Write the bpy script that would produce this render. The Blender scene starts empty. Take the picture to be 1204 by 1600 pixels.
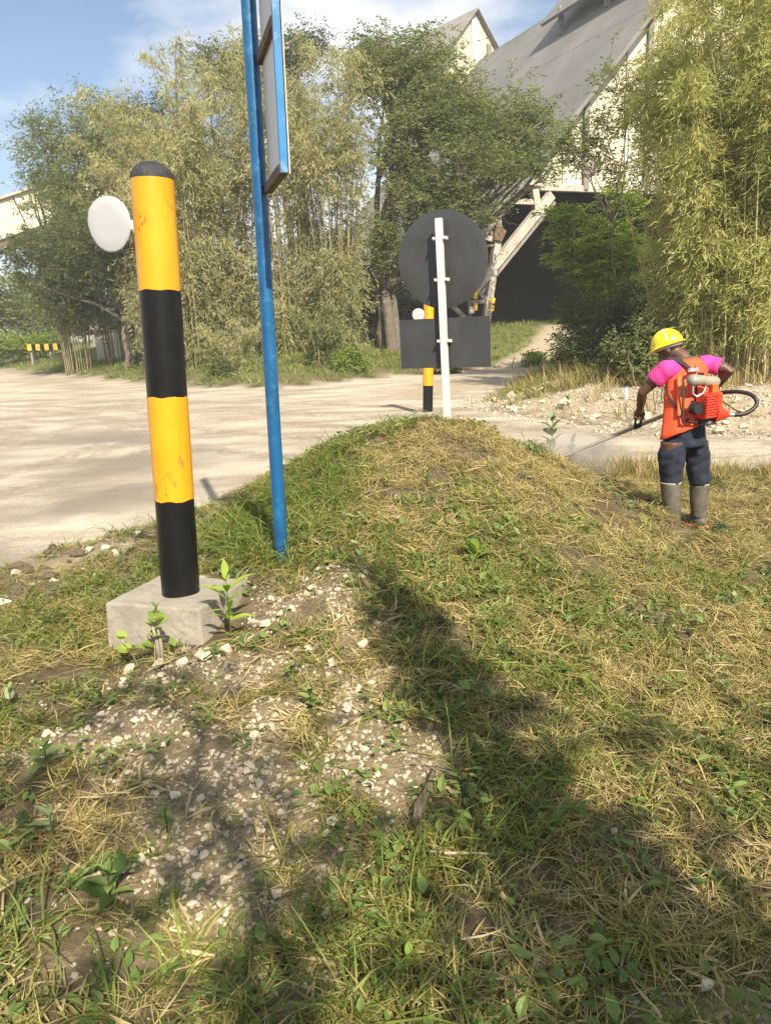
import bpy, bmesh, math, random
import numpy as np
from mathutils import Vector, Matrix

# ------------------------------------------------------------------ camera, sky, sun, exposure
SC = bpy.context.scene
COL = SC.collection
F, PITCH, ROLL, HCAM = 1200.0, math.radians(13.5), math.radians(2.6), 1.68
cam_data = bpy.data.cameras.new('camera')
cam = bpy.data.objects.new('camera', cam_data)
COL.objects.link(cam)
cam_data.sensor_fit = 'VERTICAL'
cam_data.sensor_height = 24.0
cam_data.lens = 24.0 * F / 1600.0
cam_data.clip_start = 0.05
cam_data.clip_end = 3000.0
cam.matrix_world = Matrix.Translation((0, 0, HCAM)) @ Matrix.Rotation(math.pi / 2 - PITCH, 4, 'X') @ Matrix.Rotation(-ROLL, 4, 'Z')
SC.camera = cam

SUN_EL = math.radians(41)
SUN_AZ = Vector((0.32, -0.947))          # towards the sun: behind the camera, to its right
world = bpy.data.worlds.new('World')
SC.world = world
world.use_nodes = True
wn, wl = world.node_tree.nodes, world.node_tree.links
bg = wn['Background']
sky = wn.new('ShaderNodeTexSky')
sky.sky_type = 'NISHITA'
sky.sun_disc = False
sky.sun_elevation = SUN_EL
sky.sun_rotation = math.atan2(SUN_AZ.x, SUN_AZ.y)
sky.air_density = 1.0
sky.dust_density = 0.6
sky.ozone_density = 2.0
tc = wn.new('ShaderNodeTexCoord')
mp = wn.new('ShaderNodeMapping')
mp.inputs['Scale'].default_value = (1.0, 1.0, 2.2)
mp.inputs['Location'].default_value = (0.62, 0.18, 0.0)
n1 = wn.new('ShaderNodeTexNoise')
n1.inputs['Scale'].default_value = 2.6
n1.inputs['Detail'].default_value = 7
n1.inputs['Roughness'].default_value = 0.55
rmp = wn.new('ShaderNodeValToRGB')
rmp.color_ramp.elements[0].position = 0.44
rmp.color_ramp.elements[1].position = 0.60
mixc = wn.new('ShaderNodeMix')
mixc.data_type = 'RGBA'
mixc.inputs['B'].default_value = (7.2, 7.3, 7.5, 1)
wl.new(tc.outputs['Generated'], mp.inputs['Vector'])
wl.new(mp.outputs['Vector'], n1.inputs['Vector'])
wl.new(n1.outputs['Fac'], rmp.inputs['Fac'])
wl.new(rmp.outputs['Color'], mixc.inputs['Factor'])
wl.new(sky.outputs['Color'], mixc.inputs['A'])
wl.new(mixc.outputs['Result'], bg.inputs['Color'])
bg.inputs['Strength'].default_value = 0.08

sun_data = bpy.data.lights.new('sun', 'SUN')
sun_data.energy = 5.0
sun_data.angle = math.radians(0.53)
sun_data.color = (1.0, 0.89, 0.71)
sun = bpy.data.objects.new('sun', sun_data)
COL.objects.link(sun)
SUN_TRAVEL = Vector((-SUN_AZ.x * math.cos(SUN_EL), -SUN_AZ.y * math.cos(SUN_EL), -math.sin(SUN_EL)))
sun.rotation_euler = SUN_TRAVEL.to_track_quat('-Z', 'Y').to_euler()
sun.location = (10, -20, 20)

SC.view_settings.view_transform = 'Standard'
SC.view_settings.look = 'None'
SC.view_settings.exposure = 0.95
SC.view_settings.gamma = 1.0
SC.render.engine = 'CYCLES'
SC.cycles.max_bounces = 4
SC.cycles.diffuse_bounces = 2
SC.cycles.glossy_bounces = 2
SC.cycles.transmission_bounces = 2
SC.cycles.transparent_max_bounces = 4
SC.cycles.volume_bounces = 0
SC.cycles.use_adaptive_sampling = True
SC.cycles.adaptive_threshold = 0.02

RNG = np.random.default_rng(7)
random.seed(7)

# ------------------------------------------------------------------ helpers
def ray(px, py):
    u, v = (px - 602) / F, (800 - py) / F
    c, s = math.cos(ROLL), math.sin(ROLL)
    x, y = c * u + s * v, -s * u + c * v
    return Vector((x, math.cos(PITCH) + y * math.sin(PITCH), -math.sin(PITCH) + y * math.cos(PITCH)))

def P(px, py, Y):
    "the place seen at that pixel of the photograph, Y metres in front of the camera"
    r = ray(px, py)
    return Vector((0, 0, HCAM)) + r * (Y / r.y)

def PZ(px, py, Z):
    r = ray(px, py)
    return Vector((0, 0, HCAM)) + r * ((Z - HCAM) / r.z)

def mesh_np(name, V, faces, tint=None):
    "V (n,3); faces (m,k) array of equal-sized faces; tint: one value per vertex"
    V = np.asarray(V, np.float32)
    faces = np.asarray(faces, np.int32)
    me = bpy.data.meshes.new(name)
    m, k = faces.shape
    me.vertices.add(len(V))
    me.vertices.foreach_set('co', V.ravel())
    me.loops.add(m * k)
    me.loops.foreach_set('vertex_index', faces.ravel())
    me.polygons.add(m)
    me.polygons.foreach_set('loop_start', np.arange(0, m * k, k, dtype=np.int32))
    if tint is not None:
        a = me.attributes.new('tint', 'FLOAT', 'POINT')
        a.data.foreach_set('value', np.asarray(tint, np.float32))
    me.update(calc_edges=True)
    me.validate()
    me.shade_flat()
    return me

def link(name, me, mat=None, parent=None, smooth=False):
    o = bpy.data.objects.new(name, me)
    COL.objects.link(o)
    if mat is not None:
        me.materials.clear()
        me.materials.append(mat)
    if parent is not None:
        o.parent = parent
    if smooth:
        me.polygons.foreach_set('use_smooth', [True] * len(me.polygons))
    return o

def tag(o, label=None, cat=None, group=None, kind=None):
    if label: o['label'] = label
    if cat: o['category'] = cat
    if group: o['group'] = group
    if kind: o['kind'] = kind
    return o

def empty(name, loc, label=None, cat=None, group=None, rz=0.0):
    o = bpy.data.objects.new(name, None)
    COL.objects.link(o)
    o.location = loc
    o.rotation_euler = (0, 0, rz)
    o.empty_display_size = 0.1
    return tag(o, label, cat, group)

class MB:
    "collects shapes for one mesh"
    def __init__(self):
        self.v, self.f = [], []
    def add(self, vs, fs):
        b = len(self.v)
        self.v += [tuple(v) for v in vs]
        self.f += [tuple(i + b for i in f) for f in fs]
        return self
    def box(self, c, s, M=None):
        x, y, z = s[0] / 2, s[1] / 2, s[2] / 2
        vs = [Vector((sx * x, sy * y, sz * z)) for sz in (-1, 1) for sy in (-1, 1) for sx in (-1, 1)]
        if M is not None: vs = [M @ v for v in vs]
        vs = [v + Vector(c) for v in vs]
        return self.add(vs, [(0, 2, 3, 1), (4, 5, 7, 6), (0, 1, 5, 4), (2, 6, 7, 3), (0, 4, 6, 2), (1, 3, 7, 5)])
    def bar(self, a, b, w, h=None, up=(0, 0, 1)):
        a, b = Vector(a), Vector(b)
        h = h or w
        d = (b - a).normalized()
        s = d.cross(Vector(up))
        if s.length < 1e-4: s = d.cross(Vector((1, 0, 0)))
        s.normalize()
        t = s.cross(d)
        vs = [p + s * (i * w / 2) + t * (j * h / 2) for p in (a, b) for i, j in ((-1, -1), (1, -1), (1, 1), (-1, 1))]
        return self.add(vs, [(3, 2, 1, 0), (4, 5, 6, 7), (0, 1, 5, 4), (1, 2, 6, 5), (2, 3, 7, 6), (3, 0, 4, 7)])
    def tube(self, pts, rad, n=10, caps=True):
        pts = [Vector(p) for p in pts]
        if not hasattr(rad, '__len__'): rad = [rad] * len(pts)
        ring0 = None
        vs, fs = [], []
        s = None
        for i, p in enumerate(pts):
            d = (pts[min(i + 1, len(pts) - 1)] - pts[max(i - 1, 0)]).normalized()
            if s is None:
                s = d.cross(Vector((0.31, 0.2, 0.93)))
                if s.length < 1e-3: s = d.cross(Vector((1, 0, 0)))
            s = (s - d * s.dot(d)).normalized()
            t = d.cross(s)
            for k in range(n):
                a = 2 * math.pi * k / n
                vs.append(p + (s * math.cos(a) + t * math.sin(a)) * rad[i])
        for i in range(len(pts) - 1):
            for k in range(n):
                k2 = (k + 1) % n
                fs.append((i * n + k, i * n + k2, (i + 1) * n + k2, (i + 1) * n + k))
        if caps:
            fs.append(tuple(reversed(range(n))))
            fs.append(tuple(range((len(pts) - 1) * n, len(pts) * n)))
        return self.add(vs, fs)
    def sphere(self, c, r, nu=12, nv=8, M=None):
        c = Vector(c)
        if not hasattr(r, '__len__'): r = (r, r, r)
        vs, fs = [], []
        for j in range(1, nv):
            for i in range(nu):
                th, ph = math.pi * j / nv, 2 * math.pi * i / nu
                v = Vector((r[0] * math.sin(th) * math.cos(ph), r[1] * math.sin(th) * math.sin(ph), r[2] * math.cos(th)))
                if M is not None: v = M @ v
                vs.append(v + c)
        top, bot = Vector((0, 0, r[2])), Vector((0, 0, -r[2]))
        if M is not None: top, bot = M @ top, M @ bot
        vs += [top + c, bot + c]
        T, B = len(vs) - 2, len(vs) - 1
        for i in range(nu):
            i2 = (i + 1) % nu
            fs.append((T, i, i2))
            fs.append((B, (nv - 2) * nu + i2, (nv - 2) * nu + i))
            for j in range(nv - 2):
                fs.append((j * nu + i, (j + 1) * nu + i, (j + 1) * nu + i2, j * nu + i2))
        return self.add(vs, fs)
    def loft(self, rings, caps=True):
        n = len(rings[0])
        vs = [p for r in rings for p in r]
        fs = []
        for i in range(len(rings) - 1):
            for k in range(n):
                k2 = (k + 1) % n
                fs.append((i * n + k, i * n + k2, (i + 1) * n + k2, (i + 1) * n + k))
        if caps:
            fs.append(tuple(reversed(range(n))))
            fs.append(tuple(range((len(rings) - 1) * n, len(rings) * n)))
        return self.add(vs, fs)
    def mesh(self, name, bevel=0.0):
        me = bpy.data.meshes.new(name)
        me.from_pydata([tuple(v) for v in self.v], [], self.f)
        me.update()
        if bevel:
            bm = bmesh.new(); bm.from_mesh(me)
            bmesh.ops.bevel(bm, geom=[e for e in bm.edges if len(e.link_faces) == 2 and e.calc_face_angle(0) > 0.6], offset=bevel, segments=2, affect='EDGES', profile=0.6)
            bm.to_mesh(me); bm.free()
        return me
    def build(self, name, mat, parent=None, smooth=False, bevel=0.0):
        return link(name, self.mesh(name, bevel), mat, parent, smooth)

def smooth_by_angle(o, ang=40):
    me = o.data
    bm = bmesh.new(); bm.from_mesh(me)
    for f in bm.faces: f.smooth = True
    for e in bm.edges:
        if len(e.link_faces) == 2 and e.calc_face_angle(0) > math.radians(ang): e.smooth = False
    bm.to_mesh(me); bm.free()
    return o

def _hash(ix, iy, seed):
    n = (ix.astype(np.int64) * 374761393 + iy.astype(np.int64) * 668265263 + seed * 982451653) & 0xFFFFFFFF
    n = ((n ^ (n >> 13)) * 1274126177) & 0xFFFFFFFF
    return ((n ^ (n >> 16)) & 0xFFFF) / 65535.0

def vnoise(x, y, seed=0):
    x = np.asarray(x, float); y = np.asarray(y, float)
    ix, iy = np.floor(x), np.floor(y)
    fx, fy = x - ix, y - iy
    fx = fx * fx * (3 - 2 * fx); fy = fy * fy * (3 - 2 * fy)
    a, b = _hash(ix, iy, seed), _hash(ix + 1, iy, seed)
    c, d = _hash(ix, iy + 1, seed), _hash(ix + 1, iy + 1, seed)
    return (a * (1 - fx) + b * fx) * (1 - fy) + (c * (1 - fx) + d * fx) * fy

def fbm(x, y, seed=0, o=4):
    t, amp, s = 0, 0.5, 0
    for k in range(o):
        t = t + amp * vnoise(np.asarray(x) * 2 ** k, np.asarray(y) * 2 ** k, seed + k)
        s += amp; amp *= 0.5
    return t / s

def ss(t):
    t = np.clip(t, 0, 1)
    return t * t * (3 - 2 * t)

def sdist(x, y, poly):
    "signed distance to a polyline, positive on its left"
    x = np.asarray(x, float); y = np.asarray(y, float)
    best = np.full(x.shape, 1e18); sg = np.ones(x.shape)
    for (x0, y0), (x1, y1) in zip(poly[:-1], poly[1:]):
        dx, dy = x1 - x0, y1 - y0
        t = np.clip(((x - x0) * dx + (y - y0) * dy) / (dx * dx + dy * dy), 0, 1)
        ex, ey = x - x0 - t * dx, y - y0 - t * dy
        d = ex * ex + ey * ey
        cr = dx * (y - y0) - dy * (x - x0)
        m = d < best - 1e-9
        best = np.where(m, d, best); sg = np.where(m, np.sign(cr), sg)
    return np.sqrt(best) * sg

# ------------------------------------------------------------------ materials
def new_mat(name):
    m = bpy.data.materials.new(name)
    m.use_nodes = True
    return m, m.node_tree.nodes, m.node_tree.links, m.node_tree.nodes['Principled BSDF']

def ramp(nodes, stops):
    r = nodes.new('ShaderNodeValToRGB')
    el = r.color_ramp.elements
    while len(el) < len(stops): el.new(0.5)
    for e, (p, c) in zip(el, stops):
        e.position = p
        e.color = (*c, 1)
    return r

def noise_node(nodes, links, scale, detail=4, rough=0.55, coord='Object', vec=None):
    n = nodes.new('ShaderNodeTexNoise')
    n.inputs['Scale'].default_value = scale
    n.inputs['Detail'].default_value = detail
    n.inputs['Roughness'].default_value = rough
    if vec is None:
        t = nodes.new('ShaderNodeTexCoord')
        vec = t.outputs[coord]
    links.new(vec, n.inputs['Vector'])
    return n

def mix_rgb(nodes, links, fac, a, b, mode='MIX'):
    m = nodes.new('ShaderNodeMix')
    m.data_type = 'RGBA'
    m.blend_type = mode
    for sock, v in (('Factor', fac), ('A', a), ('B', b)):
        if hasattr(v, 'links') or hasattr(v, 'is_linked'): links.new(v, m.inputs[sock])
        elif sock == 'Factor': m.inputs[sock].default_value = v
        else: m.inputs[sock].default_value = (*v, 1)
    return m.outputs['Result']

def simple_mat(name, col, rough=0.6, var=0.15, scale=8.0, metal=0.0, bump=0.0, bscale=40.0, dirt=None, dirt_amt=0.5, spec=0.5, coat=0.0):
    "plain painted or raw surface with uneven tone, optional dirt patches and fine relief"
    m, N, L, B = new_mat(name)
    n = noise_node(N, L, scale, 5, 0.6)
    lo = tuple(max(0, c * (1 - var)) for c in col); hi = tuple(min(1, c * (1 + var)) for c in col)
    r = ramp(N, [(0.3, lo), (0.7, hi)])
    L.new(n.outputs['Fac'], r.inputs['Fac'])
    out = r.outputs['Color']
    if dirt is not None:
        n2 = noise_node(N, L, scale * 2.3, 8, 0.7)
        r2 = ramp(N, [(0.52, (0, 0, 0)), (0.70, (dirt_amt,) * 3)])
        L.new(n2.outputs['Fac'], r2.inputs['Fac'])
        out = mix_rgb(N, L, r2.outputs['Color'], out, dirt)
    L.new(out, B.inputs['Base Color'])
    B.inputs['Roughness'].default_value = rough
    B.inputs['Metallic'].default_value = metal
    B.inputs['Specular IOR Level'].default_value = spec
    B.inputs['Coat Weight'].default_value = coat
    if bump:
        n3 = noise_node(N, L, bscale, 6, 0.6)
        b = N.new('ShaderNodeBump')
        b.inputs['Strength'].default_value = bump
        b.inputs['Distance'].default_value = 0.01
        L.new(n3.outputs['Fac'], b.inputs['Height'])
        L.new(b.outputs['Normal'], B.inputs['Normal'])
    return m

def leaf_mat(name, stops, transl=0.35, rough=0.6, inst=False):
    "leaf or blade colour from a per-leaf random value"
    m, N, L, B = new_mat(name)
    at = N.new('ShaderNodeAttribute')
    at.attribute_name = 'tint'
    fac = at.outputs['Fac']
    if inst:
        oi = N.new('ShaderNodeObjectInfo')
        mth = N.new('ShaderNodeMath'); mth.operation = 'MULTIPLY_ADD'
        L.new(oi.outputs['Random'], mth.inputs[0])
        mth.inputs[1].default_value = 0.4
        m2 = N.new('ShaderNodeMath'); m2.operation = 'MULTIPLY_ADD'
        L.new(fac, m2.inputs[0]); m2.inputs[1].default_value = 0.6
        L.new(mth.outputs[0], m2.inputs[2])
        fac = m2.outputs[0]
    r = ramp(N, stops)
    L.new(fac, r.inputs['Fac'])
    L.new(r.outputs['Color'], B.inputs['Base Color'])
    B.inputs['Roughness'].default_value = rough
    B.inputs['Specular IOR Level'].default_value = 0.3
    tr = N.new('ShaderNodeBsdfTranslucent')
    hs = N.new('ShaderNodeHueSaturation')
    hs.inputs['Value'].default_value = 1.25
    hs.inputs['Saturation'].default_value = 1.1
    L.new(r.outputs['Color'], hs.inputs['Color'])
    L.new(hs.outputs['Color'], tr.inputs['Color'])
    mx = N.new('ShaderNodeMixShader')
    mx.inputs[0].default_value = transl
    L.new(B.outputs[0], mx.inputs[1]); L.new(tr.outputs[0], mx.inputs[2])
    L.new(mx.outputs[0], N['Material Output'].inputs['Surface'])
    return m

M = {}
M['bamboo_leaf'] = leaf_mat('bamboo_leaf', [(0, (.155, .165, .065)), (.35, (.30, .305, .135)), (.7, (.45, .43, .21)), (1, (.58, .55, .32))], .48)
M['bamboo_leaf_yellow'] = leaf_mat('bamboo_leaf_yellow', [(0, (.18, .205, .05)), (.4, (.34, .36, .11)), (.75, (.48, .48, .18)), (1, (.63, .60, .30))], .45)
M['acacia_leaf'] = leaf_mat('acacia_leaf', [(0, (.09, .12, .04)), (.5, (.19, .225, .075)), (1, (.32, .345, .14))], .46)
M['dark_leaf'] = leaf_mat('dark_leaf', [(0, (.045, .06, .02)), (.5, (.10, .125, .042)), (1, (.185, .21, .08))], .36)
M['bright_leaf'] = leaf_mat('bright_leaf', [(0, (.10, .16, .025)), (.5, (.22, .30, .05)), (1, (.38, .45, .10))], .48)
M['shrub_leaf'] = leaf_mat('shrub_leaf', [(0, (.05, .07, .02)), (.5, (.12, .145, .045)), (1, (.24, .25, .10))], .3)
M['twig'] = simple_mat('twig', (.17, .145, .11), .9, .3, 6)
M['bark'] = simple_mat('bark', (.13, .11, .085), .95, .35, 5, bump=.8, bscale=18)
M['culm'] = simple_mat('culm', (.34, .29, .13), .6, .45, 3)
M['culm_dark'] = simple_mat('culm_dark', (.20, .175, .085), .7, .4, 3)
M['grass'] = leaf_mat('grass', [(0, (.055, .07, .016)), (.3, (.13, .15, .03)), (.55, (.25, .26, .055)), (.78, (.40, .35, .12)), (1, (.58, .48, .22))], .4)
M['grass_dry'] = leaf_mat('grass_dry', [(0, (.10, .085, .03)), (.3, (.24, .195, .07)), (.6, (.40, .325, .13)), (1, (.62, .52, .26))], .3)
M['grass_green'] = leaf_mat('grass_green', [(0, (.05, .075, .014)), (.5, (.13, .185, .03)), (.8, (.25, .295, .06)), (1, (.40, .39, .12))], .4)
M['bank_green'] = leaf_mat('bank_green', [(0, (.09, .12, .03)), (.5, (.20, .25, .06)), (.8, (.32, .34, .10)), (1, (.46, .43, .18))], .4)
M['weed_leaf'] = leaf_mat('weed_leaf', [(0, (.05, .085, .02)), (.5, (.115, .18, .04)), (1, (.22, .29, .08))], .3, rough=.45)
M['weed_leaf_bright'] = leaf_mat('weed_leaf_bright', [(0, (.14, .22, .03)), (.5, (.25, .36, .05)), (1, (.38, .48, .10))], .4, rough=.45)
M['milkweed_leaf'] = leaf_mat('milkweed_leaf', [(0, (.10, .14, .055)), (.5, (.18, .23, .10)), (1, (.28, .33, .16))], .25, rough=.5)
M['litter'] = leaf_mat('litter', [(0, (.20, .15, .07)), (.5, (.38, .30, .15)), (1, (.58, .49, .29))], .2)
M['stone'] = simple_mat('stone', (.60, .525, .385), .95, .28, 9, bump=.6, bscale=30, dirt=(.30, .25, .17), dirt_amt=.6)
M['road_stone'] = simple_mat('road_stone', (.40, .345, .26), .95, .3, 9)
M['clod'] = simple_mat('clod', (.125, .095, .06), 1.0, .35, 12, bump=1.0, bscale=40, dirt=(.34, .285, .20), dirt_amt=.7)
M['yellow_paint'] = simple_mat('yellow_paint', (.74, .365, .006), .40, .06, 5, bump=.05, dirt=(.26, .14, .02), dirt_amt=.5)
M['black_paint'] = simple_mat('black_paint', (.006, .006, .0065), .4, .2, 6, bump=.06, dirt=(.03, .029, .026), dirt_amt=.3, spec=.3)
M['black_cap'] = simple_mat('black_cap', (.022, .024, .028), .75, .3, 14, bump=.35, bscale=60, dirt=(.10, .10, .10), dirt_amt=.5)
M['reflector_white'] = simple_mat('reflector_white', (.44, .45, .47), .45, .06, 6, dirt=(.38, .38, .36), dirt_amt=.3)
M['concrete'] = simple_mat('concrete', (.30, .27, .22), .92, .22, 5, bump=.5, bscale=45, dirt=(.17, .14, .10), dirt_amt=.75)
M['blue_paint'] = simple_mat('blue_paint', (.006, .085, .22), .36, .25, 7, bump=.15, bscale=60, dirt=(.05, .22, .40), dirt_amt=.55)
M['blue_light'] = simple_mat('blue_light', (.012, .16, .38), .4, .2, 5, dirt=(.45, .55, .62), dirt_amt=.35)
M['rusty_brown'] = simple_mat('rusty_brown', (.12, .075, .045), .85, .4, 10, bump=.4, dirt=(.30, .20, .12), dirt_amt=.5)
M['panel_white'] = simple_mat('panel_white', (.60, .59, .58), .5, .08, 3, dirt=(.42, .40, .38), dirt_amt=.3)
M['galvanised'] = simple_mat('galvanised', (.64, .64, .62), .5, .1, 9, metal=.15, dirt=(.45, .43, .38), dirt_amt=.4)
M['sign_black'] = simple_mat('sign_black', (.044, .045, .049), .36, .2, 4, bump=.05, bscale=5, dirt=(.06, .06, .062), dirt_amt=.4)
M['steel_white'] = simple_mat('steel_white', (.40, .365, .31), .75, .2, 1.5, dirt=(.30, .15, .07), dirt_amt=.8)
M['steel_grey'] = simple_mat('steel_grey', (.22, .21, .195), .8, .25, 1.5, dirt=(.26, .13, .06), dirt_amt=.7)
M['hazard_yellow'] = simple_mat('hazard_yellow', (.70, .42, .03), .6, .15, 3)
M['cream_wall'] = simple_mat('cream_wall', (.56, .50, .39), .85, .1, .35, dirt=(.38, .33, .25), dirt_amt=.5)
M['cream_light'] = simple_mat('cream_light', (.62, .57, .47), .85, .08, .5)
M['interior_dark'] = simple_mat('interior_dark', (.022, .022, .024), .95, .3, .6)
M['skin'] = simple_mat('skin', (.105, .052, .032), .5, .12, 14)
M['hair'] = simple_mat('hair', (.012, .010, .009), .8, .3, 60, bump=.6, bscale=160)
M['helmet_yellow'] = simple_mat('helmet_yellow', (.86, .66, .012), .32, .05, 8, dirt=(.55, .42, .06), dirt_amt=.25)
M['helmet_stripe'] = simple_mat('helmet_stripe', (.55, .50, .38), .6, .1, 9)
M['band_white'] = simple_mat('band_white', (.62, .58, .50), .7, .1, 9)
M['pink_cloth'] = simple_mat('pink_cloth', (.62, .045, .27), .85, .14, 12, bump=.4, bscale=30)
M['orange_vest'] = simple_mat('orange_vest', (.80, .085, .022), .75, .12, 10, bump=.5, bscale=18)
M['denim'] = simple_mat('denim', (.011, .016, .030), .9, .3, 9, bump=.7, bscale=16, dirt=(.035, .044, .062), dirt_amt=.6)
M['boot_rubber'] = simple_mat('boot_rubber', (.085, .076, .058), .65, .25, 10, dirt=(.22, .18, .12), dirt_amt=.7)
M['boot_sole'] = simple_mat('boot_sole', (.50, .13, .07), .7, .2, 20, dirt=(.3, .2, .12), dirt_amt=.6)
M['engine_red'] = simple_mat('engine_red', (.85, .045, .015), .38, .08, 20)
M['frame_orange'] = simple_mat('frame_orange', (.72, .12, .02), .5, .1, 12)
M['black_plastic'] = simple_mat('black_plastic', (.016, .016, .017), .5, .2, 20)
M['strap_black'] = simple_mat('strap_black', (.022, .021, .022), .85, .25, 40)
M['tank_plastic'] = simple_mat('tank_plastic', (.25, .245, .19), .35, .12, 10)
M['shaft_wood'] = simple_mat('shaft_metal', (.30, .26, .22), .5, .25, 14, metal=.3)
M['steel'] = simple_mat('steel', (.55, .55, .55), .35, .1, 14, metal=.8)
M['old_wood'] = simple_mat('old_wood', (.30, .25, .19), .9, .3, 9, bump=.6, bscale=25)
M['bottle_plastic'] = simple_mat('bottle_plastic', (.66, .74, .80), .2, .05, 10)
M['bottle_cap'] = simple_mat('bottle_cap', (.10, .25, .55), .4, .05, 10)

def yellow_material():
    m, N, L, B = new_mat('yellow_paint_scuffed')
    n = noise_node(N, L, 4, 5, .6)
    r = ramp(N, [(.3, (.60, .275, .005)), (.7, (.70, .335, .008))])
    L.new(n.outputs['Fac'], r.inputs['Fac'])
    t = N.new('ShaderNodeTexCoord')
    mpn = N.new('ShaderNodeMapping'); mpn.inputs['Scale'].default_value = (1, 1, .45)
    L.new(t.outputs['Object'], mpn.inputs['Vector'])
    n1 = noise_node(N, L, 26, 7, .72, vec=mpn.outputs['Vector'])
    n2 = noise_node(N, L, 5.5, 2, .5)
    r1 = ramp(N, [(.56, (0, 0, 0)), (.60, (1, 1, 1))]); r2 = ramp(N, [(.54, (0, 0, 0)), (.62, (1, 1, 1))])
    L.new(n1.outputs['Fac'], r1.inputs['Fac']); L.new(n2.outputs['Fac'], r2.inputs['Fac'])
    mu = N.new('ShaderNodeMath'); mu.operation = 'MULTIPLY'
    L.new(r1.outputs['Color'], mu.inputs[0]); L.new(r2.outputs['Color'], mu.inputs[1])
    mu2 = N.new('ShaderNodeMath'); mu2.operation = 'MULTIPLY'; mu2.inputs[1].default_value = .75
    L.new(mu.outputs[0], mu2.inputs[0])
    L.new(mix_rgb(N, L, mu2.outputs[0], r.outputs['Color'], (.16, .105, .04)), B.inputs['Base Color'])
    B.inputs['Roughness'].default_value = .42
    n3 = noise_node(N, L, 30, 4, .6)
    b = N.new('ShaderNodeBump'); b.inputs['Strength'].default_value = .12; b.inputs['Distance'].default_value = .01
    L.new(n3.outputs['Fac'], b.inputs['Height']); L.new(b.outputs['Normal'], B.inputs['Normal'])
    return m
M['yellow_paint'] = yellow_material()

def roof_material():
    m, N, L, B = new_mat('roof_sheet')
    n = noise_node(N, L, .25, 6, .65)
    r = ramp(N, [(.3, (.135, .13, .122)), (.55, (.18, .175, .165)), (.75, (.25, .24, .22))])
    L.new(n.outputs['Fac'], r.inputs['Fac'])
    L.new(r.outputs['Color'], B.inputs['Base Color'])
    B.inputs['Roughness'].default_value = .75
    at = N.new('ShaderNodeAttribute'); at.attribute_name = 'tint'
    w = N.new('ShaderNodeMath'); w.operation = 'MULTIPLY'; w.inputs[1].default_value = 2 * math.pi / .28
    sn = N.new('ShaderNodeMath'); sn.operation = 'SINE'
    L.new(at.outputs['Fac'], w.inputs[0]); L.new(w.outputs[0], sn.inputs[0])
    b = N.new('ShaderNodeBump'); b.inputs['Strength'].default_value = .7; b.inputs['Distance'].default_value = .03
    L.new(sn.outputs[0], b.inputs['Height']); L.new(b.outputs['Normal'], B.inputs['Normal'])
    return m
M['roof_sheet'] = roof_material()

# ------------------------------------------------------------------ ground
LINE_C = [(-220, 230), (-60, 82), (-27, 56), (-15, 40), (-7.5, 28.8), (-3.3, 25.6), (-.6, 28), (1.5, 29.5), (4, 31), (60, 34)]
LINE_R = [(14, 52), (9.3, 40), (5.6, 28), (3.2, 20.5), (2.3, 17.6), (2.6, 15.4), (4.2, 12.0), (6.5, 10.7), (12, 9.9), (80, 7)]
LINE_N = [(-80, -30), (-6, 3.9), (-3.1, 5.95), (-2.3, 7.0), (-1.6, 8.2), (-.3, 9.2), (1.5, 9.5), (2.7, 9.05), (4.1, 8.25), (8, 6.6), (80, -20)]
PATH = [(1.2, 21), (2.6, 24.5), (4.4, 28), (6.4, 32.5), (8.3, 37), (10, 42)]
MY = np.array([0.0, 1.5, 2.5, 3.3, 3.9, 4.5, 5.5, 6.3, 6.9, 7.4, 8.2, 9.0])
MZ = np.array([0.0, 0.0, .08, .22, .37, .52, .73, .87, .88, .74, .27, .0])
_yy = np.linspace(0, 9, 361)
_zz = np.interp(_yy, MY, MZ)
_k = np.hanning(31); _k /= _k.sum()
_zz = np.convolve(np.pad(_zz, 15, mode='edge'), _k, mode='valid')

def mound(x, y):
    f = np.where((y > 0) & (y < 9), np.interp(y, _yy, _zz), 0)
    dx = np.abs(x - .27) / np.where(x > .27, 1.22, 1.26)
    return f * np.exp(-.69 * dx ** 2.5)

WINDROW = [(1.45, 6.95), (1.62, 6.45), (1.85, 5.95), (2.12, 5.5), (2.35, 5.0), (2.6, 4.4)]
def height(x, y):
    x = np.asarray(x, float); y = np.asarray(y, float)
    dC, dR, dN = sdist(x, y, LINE_C), sdist(x, y, LINE_R), sdist(x, y, LINE_N)
    hc = .25 * ss(dC / 1.2) + 1.3 * ss(dC / 12)
    hr = .42 * ss(dR / 1.9) + .85 * ss((dR - 1.5) / 20)
    far = -.1 + np.maximum(hc, hr)
    far = far + .10 * ss(np.maximum(dR, dC) / .8) * (fbm(x * 1.3, y * 1.3, 11) - .5) * 1.6
    near = -.03 + mound(x, y) + .07 * (fbm(x * 1.7, y * 1.7, 3) - .5) + .10 * (fbm(x * 5, y * 5, 5, 3) - .5)
    near = near + ss((mound(x, y) - .03) / .2) * .10 * (fbm(x * 4.5 + y * 2, y * 3.2 - x * 1.5, 23, 3) - .5)
    wk = np.exp(-((x - 2.55) / .55) ** 2 - ((y - 6.25) / .5) ** 2)
    near = near * (1 - wk) + (-.095) * wk
    dW = np.abs(sdist(x, y, WINDROW))
    near = near + .13 * np.exp(-(dW / .17) ** 2) * (.5 + fbm(x * 3, y * 3, 17))
    w = ss((dN + .5) / .9)
    z = near * (1 - w) + far * w
    z = z + (1 - ss((np.abs(dN) - .1) / .5)) * .07 * (fbm(x * 4, y * 4, 21) - .35) * (y < 9)
    return z + .012 * (fbm(x * 2.2, y * 2.2, 31, 3) - .5)

def hz(x, y):
    return float(height(np.array([x]), np.array([y]))[0])

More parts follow.
